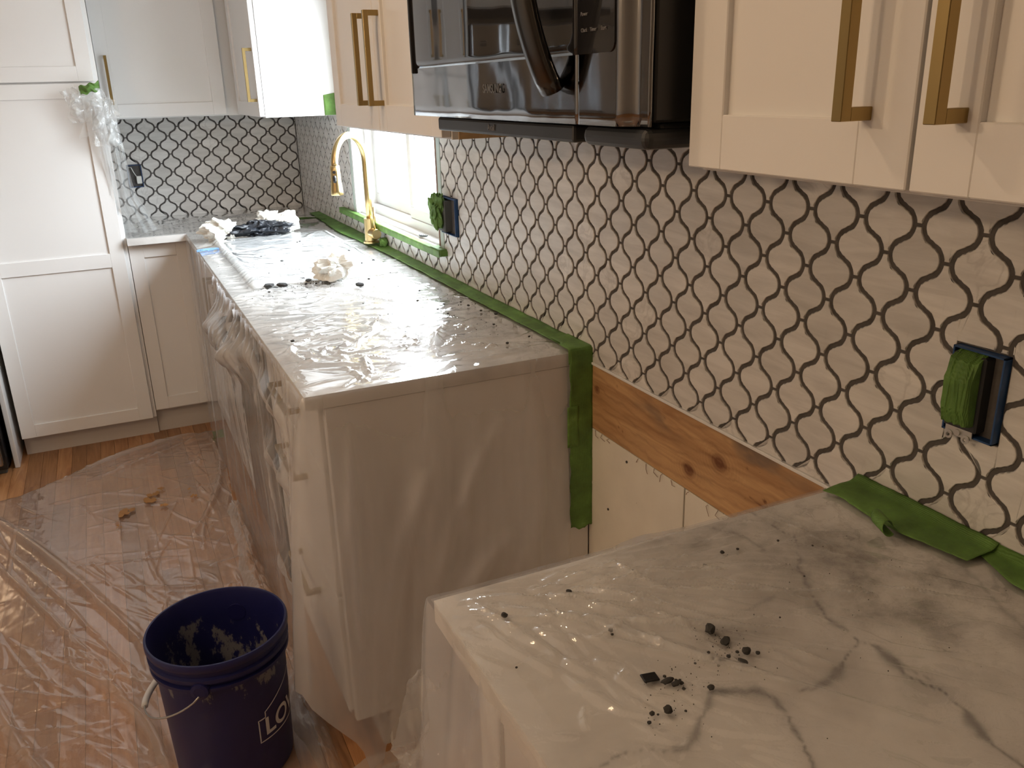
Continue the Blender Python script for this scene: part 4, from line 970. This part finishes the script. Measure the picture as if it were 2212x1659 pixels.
o = obj('tape_scrap', bm, BPLAST if False else RUBBER); tag(o, 'small grey scrap lying on the window sill', 'scrap')

def crumb_mesh(seed, sub=2):
    bm = new(); bmesh.ops.create_icosphere(bm, subdivisions=sub, radius=1.0); rr = random.Random(seed)
    for v in bm.verts: v.co *= 1+rr.uniform(-.22, .18)
    me = bpy.data.meshes.new('grout_crumb'); bm.to_mesh(me); bm.free(); me.materials.append(CRUMB); return me
CM = [crumb_mesh(i) for i in range(5)]
def crumb(x, y, z, s, flat=.6, rot=0, label=None, group=None, asp=1.0, mesh=None):
    o = bpy.data.objects.new('grout_crumb', mesh or random.choice(CM)); C.objects.link(o); o.location = (x, y, z+s*flat*.8); o.scale = (s*asp, s, s*flat); o.rotation_euler = (0, 0, rot)
    tag(o, label, 'debris', group); return o
NG = 'dark grout crumbs on the near counter'; nl = 'small dark grout crumb scattered on the film of the near counter'
crumb(-.419, -3.988, .9175, .0058, .8, .9, 'large round dark grout lump, farthest big piece on near counter', None, 1.5)
crumb(-.416, -4.010, .9175, .0055, .35, .6, 'thin dark grout flake just below the large round lump', None, 1.5)
crumb(-.408, -4.035, .9175, .0046, .8, 0, 'round dark grout lump with small crumbs around it', None)
crumb(-.421, -4.045, .9175, .0032, .6, -1.2, 'elongated dark grout sliver below the round lump', None, 1.8)
crumb(-.508, -4.036, .9175, .0038, .6, .1, 'grey grout sliver touching the black square chip', None, 1.9)
crumb(-.503, -4.043, .9175, .0036, .6, .1, 'second grey grout sliver right of the black square chip', None, 1.6)
crumb(-.476, -4.064, .9175, .0034, .8, 0, 'dark grout lump at the joint of two grey veins', None)
crumb(-.533, -4.072, .9175, .0048, .8, 0, 'angular dark grout lump, nearest big piece on the near counter', None)
bm = new(); box(bm, -.0085, .0085, -.0065, .0065, 0, .0022, .0012, 2); o = obj('tile_chip', bm, BLACK); o.location = (-.521, -4.024, .9185); o.rotation_euler = (0, .04, -.15)
tag(o, 'flat black square chip lying on the near counter', 'debris')
for (x, y, s) in ((-.416, -4.030, .0020), (-.445, -4.027, .0022), (-.439, -4.032, .0024), (-.436, -4.034, .0022), (-.429, -4.032, .0024), (-.443, -4.017, .0019), (-.466, -4.025, .0015), (-.447, -4.039, .0017), (-.398, -4.041, .0024),
                  (-.497, -4.044, .0024), (-.499, -4.038, .0018), (-.496, -4.040, .0018), (-.506, -4.028, .0018), (-.5, -4.052, .0020), (-.548, -4.068, .0028), (-.557, -4.077, .0022), (-.543, -4.071, .0012), (-.517, -4.079, .0014),
                  (-.334, -4.002, .0012), (-.519, -3.851, .0038), (-.606, -3.859, .0040), (-.514, -3.937, .0030), (-.516, -3.944, .0018), (-.303, -3.861, .0030), (-.28, -3.863, .0020), (-.633, -3.947, .0014), (-.22, -3.87, .0018), (-.25, -3.95, .0013), (-.19, -3.90, .0015)):
    lab = {(-.519, -3.851): 'lone dark grout crumb near the far edge of the near counter', (-.606, -3.859): 'lone dark grout crumb nearest the far left corner of the near counter', (-.514, -3.937): 'dark grout crumb pair, larger one, left of the round lumps',
           (-.516, -3.944): 'dark grout crumb pair, smaller one, left of the round lumps', (-.303, -3.861): 'dark grout crumb by the smudge near the pine board, left one', (-.28, -3.863): 'dark grout crumb by the smudge near the pine board, right one',
           (-.633, -3.947): 'tiny lone grout crumb close to the left front edge of the near counter'}.get((x, y))
    if lab: grp = None
    elif y < -4.06: lab, grp = 'small dark grout crumb beside the nearest angular grout lump', 'crumbs round the nearest lump'
    elif x < -.49: lab, grp = 'small dark grout crumb beside the flat black chip', 'crumbs beside the black chip'
    elif x < -.39: lab, grp = 'small dark grout crumb in the arc below the large round lump', 'crumbs below the large round lump'
    else: lab, grp = 'tiny dark grout crumb among the grey veins toward the wall', 'crumbs toward the wall'
    crumb(x, y, .9172, s, .7, random.random()*3, lab, grp)
FG = 'dark grout crumbs on the far counter'; fl = 'small dark grout crumb scattered on the film of the far counter'
for (x, y, s, l) in ((-.529, -1.96, .013, 'dark grout clump, leftmost of the pile in front of the sink'), (-.516, -2.0, .008, 'small dark grout clump below the leftmost pile'), (-.492, -1.978, .014, 'dark grout clump, second from left in front of the sink'),
                     (-.418, -1.916, .010, 'dark grout clump in the middle of the crumbs before the sink'), (-.405, -1.945, .010, 'dark grout clump just left of the stained paper towel'), (-.282, -2.098, .012, 'dark grout clump right of the stained paper towel')):
    crumb(x, y, .920, s, .5, random.random()*3, l, None, 1.3)
rr = random.Random(12)
for (x, y) in ((-.542, -2.035), (-.42, -1.98), (-.39, -1.916), (-.391, -1.992), (-.355, -1.978), (-.23, -2.016), (-.142, -2.448), (-.177, -2.494), (-.17, -2.552), (-.093, -2.451), (-.083, -2.57), (-.063, -2.623), (-.081, -2.857),
               (-.278, -1.221), (-.42, -1.601), (-.468, -1.466), (-.146, -2.257), (-.194, -2.377), (-.59, -2.608), (-.11, -2.714), (-.15, -2.882), (-.091, -2.501), (-.188, -1.789), (-.139, -1.761), (-.165, -1.538), (-.29, -1.235)):
    crumb(x, y, .9195 if y < -1.96 or y > -.96 else .9275, rr.uniform(.003, .0055), .6, rr.random()*3, *(('small dark grout crumb by the pile in front of the sink', 'crumbs in front of the sink') if -2.2 < y < -1.9 and x < -.2 else ('small dark grout crumb near the green tape strip along the wall', 'crumbs near the wall tape') if y < -2.2 and x > -.2 else ('small dark grout crumb on the white sink cover', 'crumbs on the sink cover') if y > -1.9 else ('lone dark grout crumb near the front edge of the far counter', None)))
bm = new(); rr = random.Random(77)
def speck(x, y, z, s):
    r_ = bmesh.ops.create_icosphere(bm, subdivisions=1, radius=s); bmesh.ops.translate(bm, vec=(x, y, z), verts=r_['verts'])
for (cx, cy, sd, n_) in ((-.43, -4.02, .022, 70), (-.50, -4.04, .015, 30), (-.53, -4.07, .02, 25), (-.42, -3.99, .012, 30), (-.25, -3.95, .12, 50)):
    for _ in range(n_): speck(rr.gauss(cx, sd), rr.gauss(cy, sd), .9185, rr.uniform(.0003, .0008))
for (cx, cy, sd, n_) in ((-.50, -1.98, .04, 70), (-.38, -1.95, .05, 80), (-.12, -2.5, .12, 60), (-.3, -1.4, .2, 30)):
    for _ in range(n_): speck(min(-.01, rr.gauss(cx, sd)), rr.gauss(cy, sd*1.5), .9215 if cy < -1.9 else .929, rr.uniform(.0006, .0018))
for _ in range(70): speck(rr.uniform(-.75, -.03), rr.uniform(-.55, -.02), .9205, rr.uniform(.0006, .002))
o = obj('grout_dust', bm, CRUMB); tag(o, 'fine dark grout specks scattered over both counters', 'debris', None, 'stuff')

# ------------------------------------------------------------------ hung sheet beside the pantry
root = empty('plastic_sheet', (-.88, -.6, .914), 'bunched clear film taped to the pantry side and hanging to the back counter', 'plastic sheet')
def lappet(cx, cz, w, h, seed, tilt, y0=-.645, amp=.035):
    n = 60; U, V = np.meshgrid(np.linspace(-1, 1, n), np.linspace(-1, 1, n), indexing='ij')
    g = np.random.RandomState(seed); f = 0*U
    for k in range(9):
        a_ = g.rand()*6.28; q = (U*math.cos(a_)+V*math.sin(a_))*(.35+.16*k)+g.rand()*4; f = f+(2*np.abs(2*(q-np.floor(q+.5)))-1)/(1+.6*k)
    rim = 1+.35*(fbm(U*2.2+9, V*2.2+seed, seed, 3)-.5)*np.hypot(U, V)**2
    xx = U*w*rim*(1-.25*V); zz_ = V*h*rim; c_, s_ = math.cos(tilt), math.sin(tilt)
    P = np.stack([cx+xx*c_-zz_*s_, y0-.012-amp*np.abs(f)*.30-.02*(1-np.clip(np.hypot(U, V), 0, 1)), cz+xx*s_+zz_*c_], -1)
    return grid_mesh('film_bunch', P, FBUNCH, root, {'fold_glare': np.clip(np.abs(f)*.5-.3, 0, 1)}, smooth=True)
lappet(-.935, 1.452, .075, .055, 3, .15); lappet(-.900, 1.405, .055, .085, 4, -.25, -.655); lappet(-.895, 1.365, .045, .070, 6, -.1, -.665)
lappet(-.985, 1.478, .035, .045, 8, .5)
n, m = 60, 120
U, V = np.meshgrid(np.linspace(0, 1, n), np.linspace(0, 1, m), indexing='ij')
zz = 1.47-.545*V; w = .055+.01*V+.10*np.clip(V-.6, 0, 1)**1.2
cx = -.895+.030*V+.10*np.clip(V-.7, 0, 1)*1.5; cy = -.665+.05*V+.28*np.clip(V-.78, 0, 1)
f = (fbm(U*6, V*1.5, 5)-.5)*.05+.010*np.sin(U*26+V*3)
P = np.stack([cx+(U-.5)*w*1.6, cy+f, zz+.004*np.sin(U*9)], -1)
grid_mesh('film_tail', P, FBUNCH, root)
o = tape('crumpled green masking tape holding the bunched film on the pantry', lambda U, V: np.stack([-.965+.075*U, -.660-.024*np.sin(U*3.1)-.006*np.sin(V*7+U*9), 1.500+.034*V+.018*(U-.5)+.004*np.sin(U*14)], -1), 30, 12, 13)

# ------------------------------------------------------------------ bucket
BX, BY, H = -.869, -2.852, .368
root = empty('bucket', (BX, BY, 0), 'dark blue plastic bucket with grout residue and wire handle on the floor', 'bucket')
bm = new(); prof = [(.0, .004), (.120, .004), (.1285, .010), (.1300, .018), (.1395, .292), (.1400, .300), (.1495, .301), (.1500, .309), (.1420, .311), (.1425, .320), (.1510, .322), (.1515, .331), (.1445, .334), (.1450, .348), (.1515, .350), (.1535, .356), (.1535, .364), (.1515, .368), (.1475, .368), (.1450, .362), (.1385, .30), (.1270, .020), (.0, .018)]
# ribs
lathe(bm, prof[1:-1], BX, BY, 96)
vs = [v for v in bm.verts]; bm.verts.ensure_lookup_table(); bm.faces.new(bm.verts[:96][::-1]); bm.faces.new(bm.verts[-96:])
m, nn, out = nt('bucket_blue_with_residue')
p = N(nn, 'ShaderNodeBsdfPrincipled', i={'Roughness': .42}); geo = N(nn, 'ShaderNodeNewGeometry'); tc = N(nn, 'ShaderNodeTexCoord')
nz = N(nn, 'ShaderNodeTexNoise', i={'Scale': 24.0, 'Detail': 9.0, 'Roughness': .72}); mp = N(nn, 'ShaderNodeMapping', i={'Scale': (1, 1, .5)}); nn.links.new(tc.outputs['Object'], mp.inputs[0]); nn.links.new(mp.outputs[0], nz.inputs['Vector'])
at_ = N(nn, 'ShaderNodeAttribute', attribute_name='inside')
ml = N(nn, 'ShaderNodeMath', operation='MULTIPLY_ADD', use_clamp=True); nn.links.new(at_.outputs['Fac'], ml.inputs[0]); ml.inputs[1].default_value = .28; nn.links.new(nz.outputs[0], ml.inputs[2])
rc = ramp(nn, ml.outputs[0], .72, g4(0), .76, g4(1)); rm = N(nn, 'ShaderNodeMath', operation='MULTIPLY'); nn.links.new(rc, rm.inputs[0]); rm.inputs[1].default_value = .8
mx = N(nn, 'ShaderNodeMix', data_type='RGBA'); nn.links.new(rm.outputs[0], mx.inputs[0]); mx.inputs[6].default_value = (.010, .012, .088, 1); mx.inputs[7].default_value = (.20, .20, .21, 1)
nn.links.new(mx.outputs[2], p.inputs['Base Color']); nn.links.new(p.outputs[0], out.inputs[0])
o = obj('body', bm, m, None, False)
a = o.data.attributes.new('inside', 'FLOAT', 'POINT'); vals = []
for v in o.data.vertices:
    rr_ = math.hypot(v.co.x-BX, v.co.y-BY); ins = rr_ < .1500 and v.co.z > .017 and (rr_ < .1270+(v.co.z-.02)/.28*.0115+.002)
    vals.append((1.0-.75*max(0, (v.co.z-.24)/.12)) if ins else -1.2)
a.data.foreach_set('value', vals)
for pl in o.data.polygons: pl.use_smooth = True
try: o.data.set_sharp_from_angle(angle=math.radians(35))
except Exception: pass
at(o, root)
bm = new(); rings = lathe(bm, [(.002, .055), (.06, .058), (.10, .062), (.1285, .070)], BX, BY, 48); bm.faces.new(rings[0])
for v in bm.verts: v.co.z += .01*(float(fbm(v.co.x*40, v.co.y*40, 4))-.5)
at(obj('grout_residue', bm, MUD, None, True), root)
# vertical stiffening ribs under the rim and handle ears
eth = math.radians(-113)
for sg in (0, math.pi):
    bm = new(); c = Vector((BX+.148*math.cos(eth+sg), BY+.148*math.sin(eth+sg), .306)); dv = Vector((math.cos(eth+sg), math.sin(eth+sg), 0))
    tube(bm, [c-dv*.012, c+dv*.006, c+dv*.008], [.022, .019, .012], 20); at(obj('handle_ear', bm, BUCKET), root)
bm = new(); pts = []
for k in range(41):
    t = k/40; a = eth-math.pi*t; rr_ = .160+.016*math.sin(math.pi*t); pts.append((BX+rr_*math.cos(a), BY+rr_*math.sin(a), .300-.105*math.sin(math.pi*t)**.8))
tube(bm, pts, .0021, 8); at(obj('handle_wire', bm, WIRE, None, True), root)
bm = new(); tube(bm, pts[16:25], .0075, 12); at(obj('handle_grip', bm, PRINT, None, True), root)
# printed gable logo wrapped round the pail
def wrap_pt(u, h, off=.0008):
    th = math.radians(-70)+u/.137; z = .118+h; rr_ = .1300+(z-.018)/.274*.0095+off
    return (BX+rr_*math.cos(th), BY+rr_*math.sin(th), z)
gab = [(u_*1.32, h_) for u_, h_ in [(0, 0), (0, .062), (.014, .062), (.014, .076), (.05, .100), (.095, .124), (.14, .100), (.176, .076), (.176, .062), (.19, .062), (.19, 0)]]
def dens(pts, closed=True, st_=.006):
    out = []
    for a, b in zip(pts, pts[1:]+(pts[:1] if closed else [])):
        k = max(1, int(math.hypot(b[0]-a[0], b[1]-a[1])/st_))
        out += [(a[0]+(b[0]-a[0])*i/k, a[1]+(b[1]-a[1])*i/k) for i in range(k)]
    return out
bm = new(); pts = dens(gab); n = len(pts); cx_, cz_ = .125, .045; wv = .0030; A = []; Bv = []
for i in range(n):
    a, q, b = pts[i-1], pts[i], pts[(i+1) % n]; tx, tz = b[0]-a[0], b[1]-a[1]; L = math.hypot(tx, tz)+1e-9; nx__, nz__ = -tz/L, tx/L
    if (cx_-q[0])*nx__+(cz_-q[1])*nz__ < 0: nx__, nz__ = -nx__, -nz__
    A.append(bm.verts.new(wrap_pt(*q))); Bv.append(bm.verts.new(wrap_pt(q[0]+nx__*wv, q[1]+nz__*wv)))
for i in range(n): bm.faces.new((A[i], A[(i+1) % n], Bv[(i+1) % n], Bv[i]))
o = obj('logo_outline', bm, PRINT); at(o, root)
me = text_mesh("LOWE'S", .060, extrude=0, bold=.0014); bm = new(); bm.from_mesh(me)
for _ in range(3): bmesh.ops.subdivide_edges(bm, edges=[e for e in bm.edges if e.calc_length() > .008], cuts=1)
xs_ = [v.co.x for v in bm.verts]; sc_ = .215/(max(xs_)-min(xs_)); mn = min(xs_)
for v in bm.verts: v.co = wrap_pt(.018+(v.co.x-mn)*sc_, .033+v.co.y*1.05, .0010)
o = obj('logo_lettering', bm, PRINT); at(o, root)

# ------------------------------------------------------------------ ceiling lights (out of view, they light the near half)
for i, (x, y, pw) in enumerate(LAMPS):
    bm = new(); lathe(bm, [(.060, CEIL-.004), (.085, CEIL-.006), (.088, CEIL-.0005), (.060, CEIL-.0005)], x, y, 32)
    root = empty('ceiling_light', (x, y, CEIL), 'round recessed ceiling light '+('in front of the cabinets' if i == 0 else 'in the room behind'), 'ceiling light', 'recessed ceiling lights'); at(obj('trim', bm, CEILP), root)
    bm = new(); r_ = lathe(bm, [(.060, CEIL-.002), (.001, CEIL-.002)], x, y, 32); at(obj('lens', bm, LENS), root)
    l = area('lamp_light', (x, y, CEIL-.012), (0, 0, 0), .12, .12, pw, WARM, shape='DISK'); at(l, root); l.location = (x, y, CEIL-.012)

# pendant lamps over the room beside the cabinets (out of view; seen in the microwave door and as glints on the film)
for (x, y, z, pw) in PENDANTS:
    root = empty('pendant_lamp', (x, y, CEIL), 'brass pendant lamp with a bare warm bulb, '+('nearer the pantry' if y > -3.6 else 'farther from the pantry'), 'pendant lamp', 'pendant lamps')
    bm = new(); tube(bm, [(x, y, CEIL-.001), (x, y, CEIL-.02)], .05, 24); at(obj('canopy', bm, BRASS), root)
    bm = new(); tube(bm, [(x, y, CEIL-.02), (x, y, z+.10)], .004, 8); at(obj('cord', bm, BLACK), root)
    bm = new(); lathe(bm, [(.004, z+.11), (.02, z+.10), (.022, z+.05), (.018, z+.045)], x, y, 24); at(obj('socket', bm, BRASS), root)
    l = bpy.data.lights.new('bulb_light', 'POINT'); l.energy = pw*2.2; l.color = WARM; l.shadow_soft_size = .04
    o = bpy.data.objects.new('bulb_light', l); C.objects.link(o); o.location = (x, y, z); o.parent = root; o.matrix_parent_inverse = Matrix.Translation(root.location).inverted()
